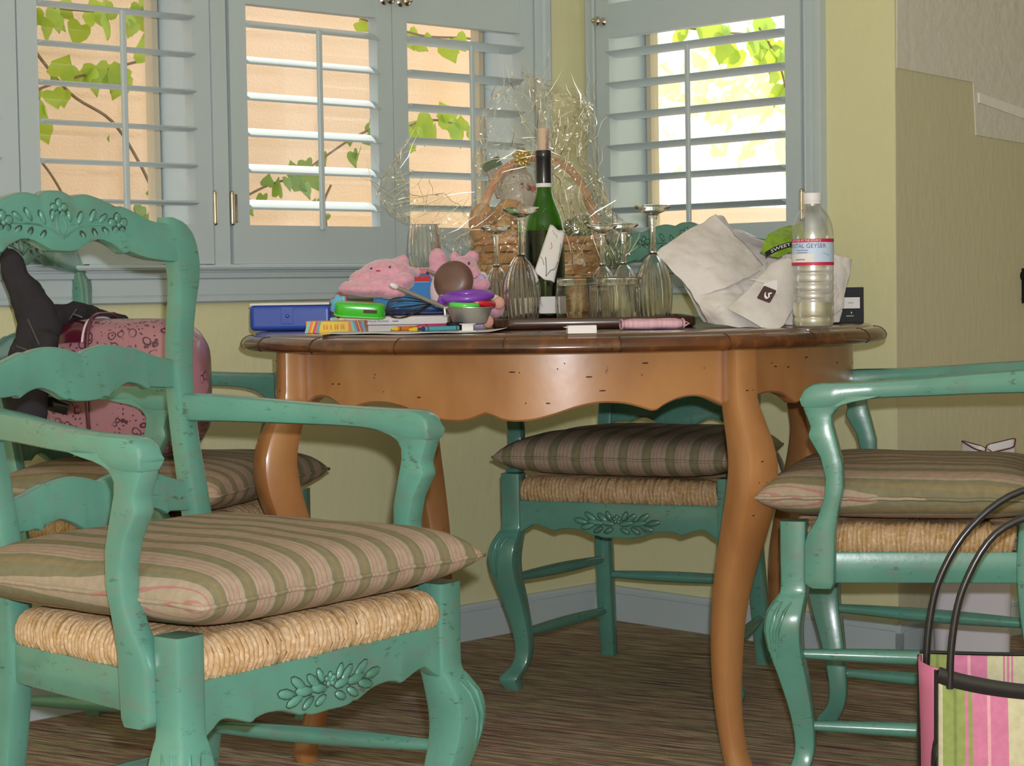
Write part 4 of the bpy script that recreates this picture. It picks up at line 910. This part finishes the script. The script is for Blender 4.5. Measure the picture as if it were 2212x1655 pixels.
crayon('yellow crayon poking out under the teal crayon', cz(884, 3.365), cz(962, 3.42), 'toy_yellow', 'toy_yellow')
# stacked books and toy box behind
q = at(922, 650, 3.82); t = thing('toy_box', 'navy blue toy box behind the plush pig', 'box', (q.x, q.y + .03, TZ)); rbox('box', .05, .034, .0455, 'navy', t, (0, 0, .046), .002); rbox('lid_band', .0505, .0345, .004, 'bright_blue', t, (0, 0, .072), .001)
t = thing('board_book', 'green board book on the navy toy box, under the red one', 'book', (q.x - .002, q.y + .03, TZ + .092), radians(3), 'board books on the toy box'); rbox('cover', .048, .034, .0058, 'lime', t, (0, 0, .006), .0012)
t = thing('board_book', 'red board book on top of the green one beside the upright glass', 'book', (q.x + .001, q.y + .03, TZ + .1045), radians(-2), 'board books on the toy box'); rbox('cover', .047, .034, .0058, 'toy_red', t, (0, 0, .006), .0012); rbox('pages', .046, .033, .0008, 'white_paper', t, (0, 0, .0122), 0)
# bright blue toy case
q = at(885, 655, 3.72); t = thing('toy_case', 'bright blue plastic toy case beneath the whisk', 'toy', (q.x, q.y, TZ + .03), 0, rot=(radians(-24), 0, radians(4)))
rbox('shell', .068, .007, .038, 'bright_blue', t, (0, 0, .042), .005, 3); rbox('picture', .02, .0006, .006, 'toy_red', t, (.02, -.0075, .068), .0003); rbox('edge', .07, .012, .004, 'navy', t, (0, .001, 0.0), .001)
# scalloped flower toy
def flower(hx, r_, n, amp, th_):
    o_ = []
    for i in range(72):
        a = 2 * pi * i / 72; k = r_ * (1 + amp * cos(n * a)); o_.append((k * cos(a), k * sin(a)))
    return B().loft([[(x * s_ + hx, y, z * s_) for x, z in o_] for y, s_ in ((-th_ / 2, .9), (-th_ / 2 + .0015, 1), (th_ / 2 - .0015, 1), (th_ / 2, .9))])
q = at(733, 660, 3.53); t = thing('flower_toy', 'red and light blue scalloped flower toy on the animal book', 'toy', q, radians(-35))
flower(0, .0185, 7, .11, .008).ob('blue_flower', 'sky_blue', t, 50); o = flower(-.004, .0215, 7, .10, .006).ob('red_flower', 'toy_red', t, 50); o.location = (-.002, .009, .0)
# green toy lid
q = at(778, 667, 3.49); t = thing('toy_lid', 'glossy green rounded plastic toy on the animal book', 'toy', q, 0, rot=(radians(10), radians(4), radians(4)))
def stadium(L, r_, z): return [(x, y, z) for x, y in [(L + r_ * cos(a), r_ * sin(a)) for a in [radians(-90 + 15 * i) for i in range(13)]] + [(-L + r_ * cos(a), r_ * sin(a)) for a in [radians(90 + 15 * i) for i in range(13)]]]
B().loft([stadium(.026, .0165, -.012), stadium(.026, .0185, -.008), stadium(.026, .0185, .006), stadium(.026, .0165, .010), stadium(.026, .012, .0115)]).ob('body', 'toy_green', t, 60)
B().loft([stadium(.0265, .0192, -.0135), stadium(.0265, .0202, -.0125), stadium(.0265, .0192, -.0105)]).ob('rim', 'lime', t, 60); rbox('slot', .012, .0006, .003, 'dent', t, (.018, -.0187, -.001), .0002)
# whisk
wa, wb = at(938, 655, 3.5), at(836, 668, 3.46); d_ = (wb - wa); L = d_.length; t = thing('toy_whisk', 'dark wire whisk lying across the bright blue toy', 'whisk', wa); t.rotation_euler = d_.to_track_quat('X', 'Z').to_euler()
for k in range(5):
    a = pi * k / 5; P = []
    for i in range(25):
        s_ = -1 + 2 * i / 24; r_ = .021 * (1 - s_ * s_) ** .5 * (1 if s_ >= 0 else 1); x = L * (1 - abs(s_) ** 1.5); w_ = .019 * sin(pi * (abs(s_)) ** .8) * (1 if s_ > 0 else -1)
        P.append((x, w_ * cos(a), w_ * sin(a)))
    B().tube(P, .0009, 5).ob('wire', 'black_wire', t, 60)
B().tube([(-.03, 0, 0), (.006, 0, 0)], [.003, .0036], 8).ob('grip', 'dark_steel', t, 60)
# saucepan with rings
q = at(1014, 697, 3.47); t = thing('toy_saucepan', 'small grey metal toy saucepan holding coloured plastic rings', 'saucepan', q, 0, rot=(radians(3), radians(2), 0))
B().lathe([(.0005, 0), (.028, 0), (.031, .002), (.040, .0275), (.0425, .0285), (.0425, .030), (.039, .0295), (.030, .004), (.0005, .003)], 56).ob('pan', 'steel', t, 40)
h0 = V((-.038, -.006, .024)); h1 = at(849, 620, 3.42) - q; B().tube([h0, h0.lerp(h1, .15), h0.lerp(h1, .5), h1], [.003, .0042, .0036, .0032], 8).ob('handle', 'dark_steel', t, 60)
B().ell(h1, axes(h1 - h0, .005, .005, .009), 10, 6).ob('handle_tip', 'white_plastic', t, 60); B().tube([h0 + V((-.004, -.004, -.012)), h0 + V((-.006, -.005, .002)), h0 + V((.004, -.004, .004))], .003, 6).ob('bracket', 'steel', t, 60)
def ring(lab, x, y, D, R_, r_, mat, rx, ry, disc=False):
    q = at(x, y, D); t = thing('toy_ring', lab, 'toy ring', q, 0, 'coloured plastic rings on the toy saucepan', rot=(radians(rx), radians(ry), 0))
    B().tube([(R_ * cos(2 * pi * e / 40), R_ * sin(2 * pi * e / 40), 0) for e in range(40)], r_, 10, closed=True).ob('ring', mat, t, 180)
    if disc: B().lathe([(.0005, .003), (R_, .004), (R_, -.004), (.0005, -.003)], 36).ob('plate', mat, t, 60)
    return t
ring('green plastic ring lowest on the toy saucepan', 1004, 658, 3.455, .0235, .0052, 'lime', 4, 2, True)
ring('red plastic ring tilted between the green and purple rings', 1031, 651, 3.475, .0275, .0062, 'toy_red', 4, 12)
tt = ring('purple plastic ring on top with bumpy end', 1008, 640, 3.485, .043, .0072, 'toy_purple', 6, -3)
b_ = B(); [b_.sph((-.043 + .005 * i, -.006 - .008 * abs(i - 1), -.004 + .002 * i), .0085) for i in range(3)]; b_.ob('bumps', 'toy_purple', tt, 180)
q = atz(982, 713, TZ + .004); t = thing('black_stub', 'short black stub standing under the toy saucepan', 'stub', (q.x, q.y, TZ + .004)); B().lathe([(.0005, 0), (.0135, 0), (.0145, .001), (.0145, .0125), (.0135, .0135), (.0005, .0135)], 32).ob('shell', 'black_plastic', t, 50)  # plain black stub, its use not identified
q = atz(1010, 716, TZ + .004); t = thing('white_card', 'small folded white card beside the black stub', 'card', (q.x, q.y, TZ + .004)); rbox('base', .014, .012, .0006, 'white_paper', t, (0, .005, .0006), 0); rbox('fold', .0095, .0006, .006, 'white_paper', t, (0, .006, .0065), 0); rbox('top', .0135, .008, .0005, 'white_paper', t, (0, .008, .0125), 0)
# brown toy pan seen from below
q = at(976, 605, 3.585); t = thing('toy_frying_pan', 'brown round toy frying pan tipped up with its base to the camera', 'toy pan', q, 0, rot=(radians(82), 0, radians(-14)))
B().lathe([(.0005, .006), (.018, .0055), (.028, .003), (.0345, -.003), (.0375, -.012), (.0365, -.012), (.033, -.004), (.0005, .002)], 56).ob('pan', 'brown_enamel', t, 60)
B().tube([(-.03, .012, -.008), (-.05, .02, -.012)], [.004, .003], 8).ob('handle_stub', 'dark_steel', t, 60)
# plush pig lying down
q = at(826, 612, 3.60); t = thing('plush_pig', 'pink plush pig lying flat on the pile of toys', 'plush toy', q)
def rel(x, y, D, o=q): return tuple(at(x, y, D) - o)
blob('body', [(rel(836, 594, 3.60), (.052, .045, .030)), (rel(805, 605, 3.6), (.045, .045, .024)), (rel(815, 625, 3.58), (.06, .05, .0155)), (rel(770, 624, 3.57), (.034, .03, .012)), (rel(862, 612, 3.6), (.028, .04, .018)), (rel(845, 632, 3.56), (.03, .025, .012)), (rel(864, 568, 3.62), (.019, .010, .012)), (rel(872, 561, 3.62), (.009, .008, .010)), (rel(888, 588, 3.62), (.020, .012, .010)), (rel(899, 592, 3.62), (.009, .009, .007)), (rel(752, 617, 3.57), (.014, .018, .008)), (rel(825, 612, 3.555), (.03, .02, .012)), (rel(873, 604, 3.56), (.02, .02, .013))], 'plush_pink', t, .0032, 5)
B().ell(rel(817, 585, 3.552), ((.0048, 0, 0), (0, .004, 0), (0, 0, .0018)), 10, 6).ob('nose', 'magenta', t, 60)
for x, y in ((802, 580), (842, 577)): B().ell(rel(x, y, 3.557), ((.0022, 0, .001), (0, .003, 0), (-.0005, 0, .0018)), 8, 5).ob('eye', 'ink', t, 60)
# seated plush animal behind the brown pan
q = at(985, 640, 3.74); t = thing('plush_animal', 'pink plush animal with big ears sitting behind the brown toy pan', 'plush toy', q)
r2 = lambda x, y, D: rel(x, y, D, q)
blob('body', [(r2(1000, 582, 3.72), (.03, .03, .026)), (r2(1025, 592, 3.70), (.014, .02, .013)), (r2(985, 640, 3.75), (.05, .04, .05)), (r2(948, 585, 3.75), (.02, .012, .03)), (r2(945, 560, 3.75), (.018, .01, .022)), (r2(1020, 556, 3.73), (.014, .01, .014)), (r2(982, 556, 3.75), (.010, .01, .012)), (r2(1038, 615, 3.68), (.02, .014, .013)), (r2(1050, 655, 3.66), (.026, .03, .018)), (r2(1072, 665, 3.62), (.016, .018, .019)), (r2(1040, 690, 3.58), (.02, .022, .013))], 'plush_pink', t, .0034, 5)
for nm_, q_, r_ in (('collar', r2(1042, 605, 3.70), (.012, .014, .016)), ('bib', r2(945, 630, 3.70), (.014, .012, .03)), ('skirt', r2(1050, 645, 3.63), (.026, .014, .01))): B().sph(q_, r_, 14, 10).ob(nm_, 'plush_pale', t, 180)
B().sph(r2(1035, 700, 3.57), (.022, .018, .012), 14, 10).ob('dress', 'lavender', t, 180); B().sph(r2(1040, 602, 3.685), (.008, .01, .009)).ob('bow', 'lavender', t, 180)
for x, y, D in ((1078, 655, 3.60), (1054, 695, 3.555)): B().ell(r2(x, y, D), ((.011, 0, 0), (0, .008, 0), (0, 0, .012)), 12, 8).ob('foot_pad', 'peach_pad', t, 60)
B().sph(r2(1013, 569, 3.692), (.0022, .002, .0032)).ob('eye', 'ink', t, 60); B().tube([r2(1020, 600, 3.68), r2(1027, 602, 3.678), r2(1031, 596, 3.68)], .0006, 4).ob('mouth', 'navy_ink', t, 60)
# front: matchbox and folded pink cloth
q = atz(1257, 721, TZ); t = thing('matchbox', 'small white slide box at the front edge of the table', 'box', (q.x, q.y + .02, TZ), radians(3)); rbox('tray', .0235, .017, .0062, 'white_paper', t, (0, 0, .0064), .0006); rbox('sleeve', .022, .0175, .0005, 'white_plastic', t, (.001, 0, .0128), 0); rbox('flap', .003, .016, .0005, 'white_paper', t, (-.0255, 0, .0105), 0)
q = atz(1411, 713, TZ); t = thing('folded_cloth', 'folded pale pink ribbed cloth in front of the tray', 'cloth', (q.x, q.y + .025, TZ), radians(4))
def cl(u, v):
    a = v * 2 * pi; x = (u - .5) * .108; e_ = 1 - abs(2 * u - 1) ** 8 * .5
    return (x, .026 * cos(a) * e_, .0098 + .0095 * (abs(sin(a)) ** .6) * (1 if sin(a) > 0 else -1) * e_ * (1 + .12 * mnoise.noise(V((x * 40, a, 1)))))
b_ = B().grid(cl, 40, 28); b_.ob('cloth', 'pink_cloth', t, 60)
for s_ in (-1, 1): B().tube([(s_ * .053, .022 * cos(a), .0098 + .008 * sin(a)) for a in [2 * pi * i / 24 for i in range(24)]], .0018, 6, closed=True).ob('hem', 'pink_cloth', t, 180)
B().tube([(.054, -.018, .006), (.062, -.014, .010), (.058, -.004, .013)], .0015, 6).ob('loop', 'pink_cloth', t, 60)

# paper bag, snack bag, water bottle, black box
q = at(1620, 640, 3.5); t = thing('paper_bag', 'crumpled white paper bag with a dark square logo on the right of the table', 'paper bag', q)
PB = [([[(1418, 548, 3.49), (1462, 512, 3.52), (1548, 463, 3.56)], [(1462, 590, 3.46), (1530, 560, 3.47), (1600, 520, 3.55)], [(1505, 640, 3.45), (1575, 620, 3.45), (1655, 580, 3.52)]], 40, 34, .006, 14, 1),
      ([[(1480, 605, 3.47), (1565, 600, 3.47), (1660, 570, 3.53)], [(1508, 655, 3.44), (1575, 650, 3.43), (1640, 640, 3.46)], [(1528, 700, 3.45), (1580, 706, 3.41), (1660, 708, 3.42)]], 40, 34, .007, 16, 2),
      ([[(1572, 666, 3.405), (1615, 625, 3.42), (1665, 572, 3.46)], [(1600, 682, 3.385), (1650, 650, 3.40), (1712, 560, 3.46)], [(1645, 708, 3.375), (1690, 705, 3.385), (1725, 640, 3.45)]], 40, 34, .0025, 14, 3),
      ([[(1690, 548, 3.535), (1770, 545, 3.56), (1838, 562, 3.58)], [(1690, 620, 3.53), (1770, 610, 3.54), (1832, 600, 3.57)], [(1690, 702, 3.52), (1770, 700, 3.53), (1822, 664, 3.56)]], 40, 34, .006, 16, 4),
      ([[(1440, 560, 3.58), (1548, 464, 3.58), (1600, 500, 3.62), (1830, 565, 3.62)], [(1480, 620, 3.6), (1570, 580, 3.64), (1680, 590, 3.66), (1830, 610, 3.63)], [(1520, 697, 3.56), (1590, 700, 3.6), (1690, 700, 3.6), (1815, 695, 3.58)]], 40, 34, .006, 14, 5)]
for rows, nu, nv, amp, scl, seed in PB:
    o, S_ = crinkle(rows, nu, nv, amp, scl, seed, 'paper_fold', 'bag_paper', t, tri=True); o.data.polygons.foreach_set('use_smooth', [True] * len(o.data.polygons)); o.data.set_sharp_from_angle(angle=radians(14))
    m_ = o.modifiers.new('solid', 'SOLIDIFY'); m_.thickness = .0006
lgx = V(at(1641, 619, 3.3665)), V(at(1677, 630, 3.3665)), V(at(1661, 656, 3.361)), V(at(1636, 646, 3.361))
lgx = [v_ - q for v_ in (at(1651, 617, 3.374), at(1678, 628, 3.374), at(1663, 655, 3.368), at(1635, 644, 3.368))]
lq = lambda u, v, d=0: tuple(lgx[0].lerp(lgx[1], u).lerp(lgx[3].lerp(lgx[2], u), v) + V((0, -d, 0)))
lo_ = B().add([lq(u, v) for u, v in ((.06, 0), (.94, 0), (1, .06), (1, .94), (.94, 1), (.06, 1), (0, .94), (0, .06))] + [lq(u, v, -.004) for u, v in ((.06, 0), (.94, 0), (1, .06), (1, .94), (.94, 1), (.06, 1), (0, .94), (0, .06))], [tuple(range(8)), tuple(range(15, 7, -1))] + [(i, (i + 1) % 8, 8 + (i + 1) % 8, 8 + i) for i in range(8)]).ob('logo_label', 'logo_brown', t, 0)
mk = [[(.3, .42), (.36, .38), (.4, .52), (.5, .62), (.62, .66), (.62, .74), (.55, .82), (.42, .74), (.34, .6)], [(.52, .4), (.72, .22), (.7, .3), (.8, .28), (.76, .36), (.66, .42), (.76, .56), (.74, .68), (.66, .8), (.56, .84), (.64, .7), (.66, .58), (.58, .5)]]
for k, pl in enumerate(mk): B().add([lq(u, v, .0006) for u, v in pl], [tuple(range(len(pl)))]).ob('logo_mark', 'white_paper', lo_, 0)
B().add([tuple(at(x, y, D) - q) for x, y, D in ((1619, 603, 3.392), (1679, 605, 3.398), (1679, 634, 3.388), (1645, 626, 3.382), (1651, 612, 3.384))], [(0, 1, 2, 3, 4)]).ob('logo_flap', 'white_paper', t, 0)
q = at(1690, 520, 3.53); t = thing('snack_packet', 'shiny green snack packet with black lettering band sticking out of the paper bag', 'snack packet', q)
rows = [[(1642, 545, 3.50), (1668, 500, 3.53), (1730, 482, 3.56)], [(1660, 552, 3.485), (1692, 520, 3.50), (1735, 505, 3.53)], [(1682, 556, 3.485), (1710, 545, 3.49), (1738, 530, 3.51)]]
o, S_ = crinkle(rows, 16, 14, .003, 30, 6, 'foil', 'chip_green', t); m_ = o.modifiers.new('solid', 'SOLIDIFY'); m_.thickness = .0008; m_.offset = 1
bandp = lambda u, v, d: tuple(at(1652 + 66 * u + 3 * v, 545 - 23 * u - 5 * sin(3 * u) + 11 * v, 3.462 + .014 * u - d) - q)
bo = B().grid(lambda u, v: bandp(u, v, 0), 12, 2).ob('black_band', 'black_plastic', t, 60)
text_ob('SWEET', 1.0, lambda x, y: bandp(.5 + x * .21, .5 - y * .85, .0015), 'white_paper', bo)
q = atz(1757, 707, TZ); t = thing('water_bottle', 'clear plastic water bottle with white cap and red banded label, one quarter full', 'bottle', (q.x, q.y, TZ))
wp = [(.024, 0.0), (.031, .001), (.0345, .006), (.0352, .014), (.034, .018), (.0352, .022), (.0356, .04), (.0356, .044), (.0340, .0475), (.0356, .051), (.0356, .058), (.0342, .0615), (.0356, .065), (.0356, .073), (.0343, .0765), (.0356, .08), (.0356, .09), (.0345, .0935), (.0356, .097), (.0357, .105), (.0357, .152), (.0356, .16), (.034, .173), (.030, .186), (.0235, .198), (.0165, .206), (.0142, .2095), (.0142, .214)]
B().lathe(cr(wp, 2), 72, cap=False).ob('bottle', 'pet_plastic', t, 180); B().lathe([(.0005, .0015), (.024, .0015), (.030, .003)], 48, cap=False).ob('foot', 'pet_plastic', t, 180)
B().lathe([(.0005, .003), (.030, .003), (.0335, .008), (.0338, .016), (.0328, .018), (.0338, .022), (.0345, .04), (.0340, .0432), (.0005, .0432)], 56).ob('water', 'water', t, 40)
B().lathe([(.0152, .212), (.0158, .2125), (.0158, .2145), (.0150, .215), (.0158, .2165), (.016, .229), (.0152, .231), (.0005, .2312)], 48, rib=lambda a, z: .012 * cos(48 * a) * (.2165 < z < .23), cap=False).ob('cap', 'white_plastic', t, 40)
def band_(nm, z0, z1, r_, mat, a0=-1.9, a1=1.75): return B().grid(lambda u, v: (r_ * sin(a0 + (a1 - a0) * u), -r_ * cos(a0 + (a1 - a0) * u), z0 + (z1 - z0) * v), 44, 1).ob(nm, mat, t, 180)
lb = band_('label', .1065, .152, .0359, 'label_blue'); band_('label_panel', .112, .126, .03596, 'white_paper', -1.9, -.1); band_('red_band', .146, .152, .03602, 'red_print'); band_('red_band', .1065, .112, .03602, 'red_print')
text_ob('CRYSTAL GEYSER', .0105, wrap(.03605, .1395, -.62), 'navy_ink', lb); text_ob('BOTTLED AT THE SOURCE', .0048, wrap(.03612, .149, -.55), 'white_paper', lb)
b_ = B(); [b_.tube([wrap(.0361, .1325 - .004 * k, -.75)(x * .0012, .0006 * sin(x * 2.1)) for x in range(-9 + 2 * k, 12 - k)], .0004, 4) for k in range(2)]; b_.tube([wrap(.0361, .1165, -.8)(x * .0012, .0005 * sin(x * 2.3)) for x in range(-8, 9)], .0006, 4); b_.ob('small_print', 'navy_ink', lb, 60)
B().tube([wrap(.0361, .128, .35)(x * .001, -.00035 * x) for x in range(0, 14)], .0005, 4).ob('mountain_line', 'sky_blue', lb, 60)
q = atz(1836, 697, TZ); t = thing('black_carton', 'small black carton with white label behind the water bottle', 'carton', (q.x, q.y + .015, TZ), radians(-4))
rbox('carton', .0275, .014, .0335, 'black_plastic', t, (0, 0, .0336), .0006); rbox('label', .020, .0004, .0105, 'white_paper', t, (.0, -.0143, .0375), 0)
B().add([(.004, -.0148, .0215), (.0052, -.0148, .0188), (.004, -.0148, .0162), (.0028, -.0148, .0188)], [(0, 1, 2, 3)]).ob('star_mark', 'white_paper', t, 0)
B().tube([(.0 - .006 + .0012 * i, -.0147, .0125 + .0009 * sin(i * 1.9)) for i in range(13)], .0006, 4).ob('script', 'white_paper', t, 60); B().tube([(-.002 + .0012 * i, -.0148, .0375 + .0005 * sin(i * 2.4)) for i in range(9)], .0004, 4).ob('label_print', 'ink', t, 60)

# ------------------------------------------------------------------ purse and jeans on the far left chair
t = thing('purse', 'pink floral purse with maroon trim standing on the far left chair', 'purse', (-.692, 3.585, .548), radians(-14))
def sup(hx, hy, hz, c, e1=.35, e2=.5, n=40, m_=24, xr=(-pi, pi)):
    sg = lambda v, e: (abs(v) ** e) * (1 if v >= 0 else -1)
    def f(u, v):
        a = xr[0] + (xr[1] - xr[0]) * u; b2 = -pi / 2 + pi * v
        return (c[0] + hx * sg(cos(b2), e2) * sg(cos(a), e1), c[1] + hy * sg(cos(b2), e2) * sg(sin(a), e1), c[2] + hz * sg(sin(b2), e2))
    return B().grid(f, n, m_)
def sup2(hx, hy, hz, c, x0, x1, e=.55, ee=.42, n=22, m_=36, grow=0.):
    """lying barrel along x with rounded ends; x0..x1 cut it lengthwise"""
    sg = lambda v, k: (abs(v) ** k) * (1 if v >= 0 else -1)
    def f(u, v):
        x = x0 + (x1 - x0) * u; k = max(0, 1 - abs(x) ** 5) ** .42; a = 2 * pi * v
        return (c[0] + hx * x, c[1] + (hy + grow) * k * sg(cos(a), e), c[2] + (hz + grow) * (k * .35 + .65 * k) * sg(sin(a), e))
    return B().grid(f, n, m_)
sup2(.163, .075, .124, (-.014, 0, .125), -1, 1).ob('bag_body', 'floral_cloth', t, 60)
def endp(u, v):
    x = -1 + .70 * u; k = max(0, 1 - abs(x) ** 5) ** .42; a = radians(28 + 170 * v); sg = lambda w_, e_: (abs(w_) ** e_) * (1 if w_ >= 0 else -1)
    return (-.014 + .163 * x, .0775 * k * sg(cos(a), .55) * -1, .125 + .1265 * k * sg(sin(a), .55))
B().grid(endp, 18, 26).ob('end_panel', 'maroon_leather', t, 60); B().tube([endp(1, i / 30) for i in range(31)], .0022, 6).ob('piping', 'plush_pale', t, 60)
for x in (-.24,): B().tube([(.163 * x - .014, .078 * (abs(cos(a)) ** .55) * (1 if cos(a) > 0 else -1), .128 + .13 * (abs(sin(a)) ** .55) * (1 if sin(a) > 0 else -1)) for a in [2 * pi * i / 40 for i in range(40)]], .0022 if x > 0 else .004, 6, closed=True).ob('strap', 'maroon_leather', t, 60)
B().tube([(-.14, -.02, .235), (-.10, -.03, .256), (-.07, -.05, .25)], .004, 6, ry=.0015).ob('zip', 'black_plastic', t, 60); B().tube([(-.138, -.022, .239), (-.10, -.032, .2595), (-.072, -.052, .2535)], .0012, 6).ob('zip_teeth', 'steel', t, 60)
B().tube(cr([(-.13, -.06, .13), (-.155, -.085, .115), (-.12, -.095, .1), (-.09, -.08, .09)], 5), .012, 8, ry=.005).ob('shoulder_strap', 'black_leather', t, 60); B().sph((-.12, -.082, .145), .006).ob('buckle', 'steel', t, 60)
q = at(100, 780, 3.5); t = thing('jeans', 'dark grey jeans draped over the back of the far left chair', 'jeans', q)
L_ = [(20, 560, 3.50, .02), (45, 615, 3.50, .027), (70, 658, 3.49, .034), (85, 700, 3.48, .041), (76, 745, 3.47, .040), (62, 790, 3.46, .040), (56, 850, 3.46, .040), (60, 915, 3.46, .038)]
parts = []
for i in range(len(L_) - 1):
    for k in range(3):
        f_ = k / 3; a, b2 = L_[i], L_[i + 1]; x, y, D, r_ = [a[j] + (b2[j] - a[j]) * f_ for j in range(4)]; parts.append((rel(x, y, D, q), (r_, r_ * .8, r_)))
R2 = [(110, 690, 3.56, .028), (160, 682, 3.62, .027), (200, 686, 3.66, .023), (238, 695, 3.7, .018), (258, 694, 3.72, .0135), (268, 695, 3.72, .013)]
for i in range(len(R2) - 1):
    for k in range(3):
        f_ = k / 3; a, b2 = R2[i], R2[i + 1]; x, y, D, r_ = [a[j] + (b2[j] - a[j]) * f_ for j in range(4)]; parts.append((rel(x, y, D, q), (r_, r_ * .8, r_)))
parts += [(rel(42, 762, 3.45, q), (.018, .024, .018)), (rel(98, 745, 3.44, q), (.024, .024, .026))]
o = blob('denim', parts, 'denim', t, .008, 3, .5)
tx = bpy.data.textures.new('folds', 'CLOUDS'); tx.noise_scale = .035; m_ = o.modifiers.new('folds', 'DISPLACE'); m_.texture = tx; m_.strength = .014; m_.mid_level = .5
for pts in ([(35, 748, 3.40), (60, 757, 3.385), (90, 760, 3.385), (112, 772, 3.385)], [(150, 690, 3.55), (165, 668, 3.57)], [(60, 690, 3.415), (85, 745, 3.395)]):
    B().tube([rel(*p2, q) for p2 in pts], .0012, 4).ob('stitching', 'denim_stitch', t, 60)

# ------------------------------------------------------------------ right side: tote bag, bin, hook
t = thing('tote_bag', 'pink green and cream striped tote bag with black handles on the floor at right', 'bag', (.755, 2.70, 0))
def tote_front(u, v, y, bow): x = -.185 + .37 * u; zt = .312 - .030 * sin(pi * u) ** .8 if bow else .318 - .008 * sin(pi * u); return (x, y - .012 * sin(pi * u) * sin(pi * v) if y < 0 else y + .01 * sin(pi * u), .002 + v * zt)
for nm, y, bow in (('front_panel', -.055, True), ('back_panel', .055, False)):
    o = B().grid(lambda u, v: tote_front(u, v, y, bow), 24, 12).ob(nm, 'tote_stripe', t, 60); m_ = o.modifiers.new('s', 'SOLIDIFY'); m_.thickness = .003
for s_ in (-1, 1):
    o = B().grid(lambda u, v: (s_ * (.185 + .012 * sin(pi * u) * (1 if s_ < 0 else .5) * v), -.055 + .11 * u, .002 + .315 * v), 8, 10).ob('side_panel', 'tote_pink', t, 60); m_ = o.modifiers.new('s', 'SOLIDIFY'); m_.thickness = .003
    for yy in (-.055, .055): B().tube([(s_ * .186, yy, .002), (s_ * .187, yy, .16), (s_ * .186, yy, .316)], .0032, 6).ob('edge_binding', 'black_leather', t, 60)
B().box((-.185, -.055, 0), (.185, .055, .003)).ob('bottom', 'black_leather', t, 0)
B().tube([tuple(V(tote_front(i / 24, 1, -.055, True)) + V((0, -.001, -.004))) for i in range(25)], .0035, 8, ry=.011).ob('top_binding', 'black_leather', t, 60)
B().tube([tuple(V(tote_front(i / 24, 1, .055, False)) + V((0, -.001, 0))) for i in range(25)], .003, 8).ob('top_binding', 'black_leather', t, 60)
for y, dx, hz in ((-.056, .0, .532), (.02, -.016, .552)):
    pts = cr([(-.168 + dx, y, .29), (-.164 + dx, y, .36), (-.148 + dx, y, .43), (-.105 + dx, y, .50), (-.035 + dx, y, hz - .003), (.035, y, hz - .003), (.105, y, .50), (.148, y, .43), (.164, y, .36), (.168, y, .29)], 5)
    B().tube(pts, .0052, 8).ob('handle', 'black_leather', t, 60)
B().ell((-.188, -.05, .20), ((.004, 0, 0), (0, .010, 0), (.003, 0, .028)), 8, 6).ob('strap_end', 'black_leather', t, 60)
q = at(2098, 1200, 4.27); t = thing('waste_bin', 'white waste bin behind the right chair against the hall wall', 'bin', (q.x, q.y, 0), radians(-12))
B().loft([[(x, y, z) for x, y in rr_out(.078 + k, .07 + k, .02)] for z, k in ((0, 0), (.44, .014), (.446, .018), (.45, .016), (.446, .010), (.01, -.004))]).ob('body', 'bin_white', t, 40)
for x, y, rz, lab in ((2108, 984, .5, 'white carton with dark red rim lying in the waste bin, the left one'), (2166, 980, -.4, 'white carton with dark red rim leaning in the waste bin, the right one')):
    q = at(x, y, 4.27); t = thing('food_carton', lab, 'carton', q, 0, 'white cartons in the waste bin', rot=(.3, .25 * (1 if rz > 0 else -1), rz))
    B().loft([[(a, b2, z) for a, b2 in rr_out(.028 + k, .024 + k, .01)] for z, k in ((-.03, -.006), (.018, .004), (.018, .0025), (-.028, -.008))]).ob('box', 'white_paper', t, 40)
    B().tube([(a, b2, .018) for a, b2 in rr_out(.032, .028, .01)], .0018, 6, closed=True).ob('rim', 'rim_red', t, 60)
aa, zz = onb(2209, 596, HB); a2, z2 = onb(2210, 646, HB); t = thing('wall_hook', 'black metal hook on the hall wall at the right edge', 'hook', ab(aa, HB, zz), rzL)
b_ = B(); b_.box((-.005, -.012, -.065), (.03, 0, .018)); b_.ob('plate', 'black_plastic', t, 0); B().tube([(0, 0, 0), (-.0, -.03, 0)], .012, 10).ob('peg', 'black_plastic', t, 50); B().tube([(.003, 0, z2 - zz), (.003, -.03, z2 - zz)], .009, 10).ob('peg', 'black_plastic', t, 50)
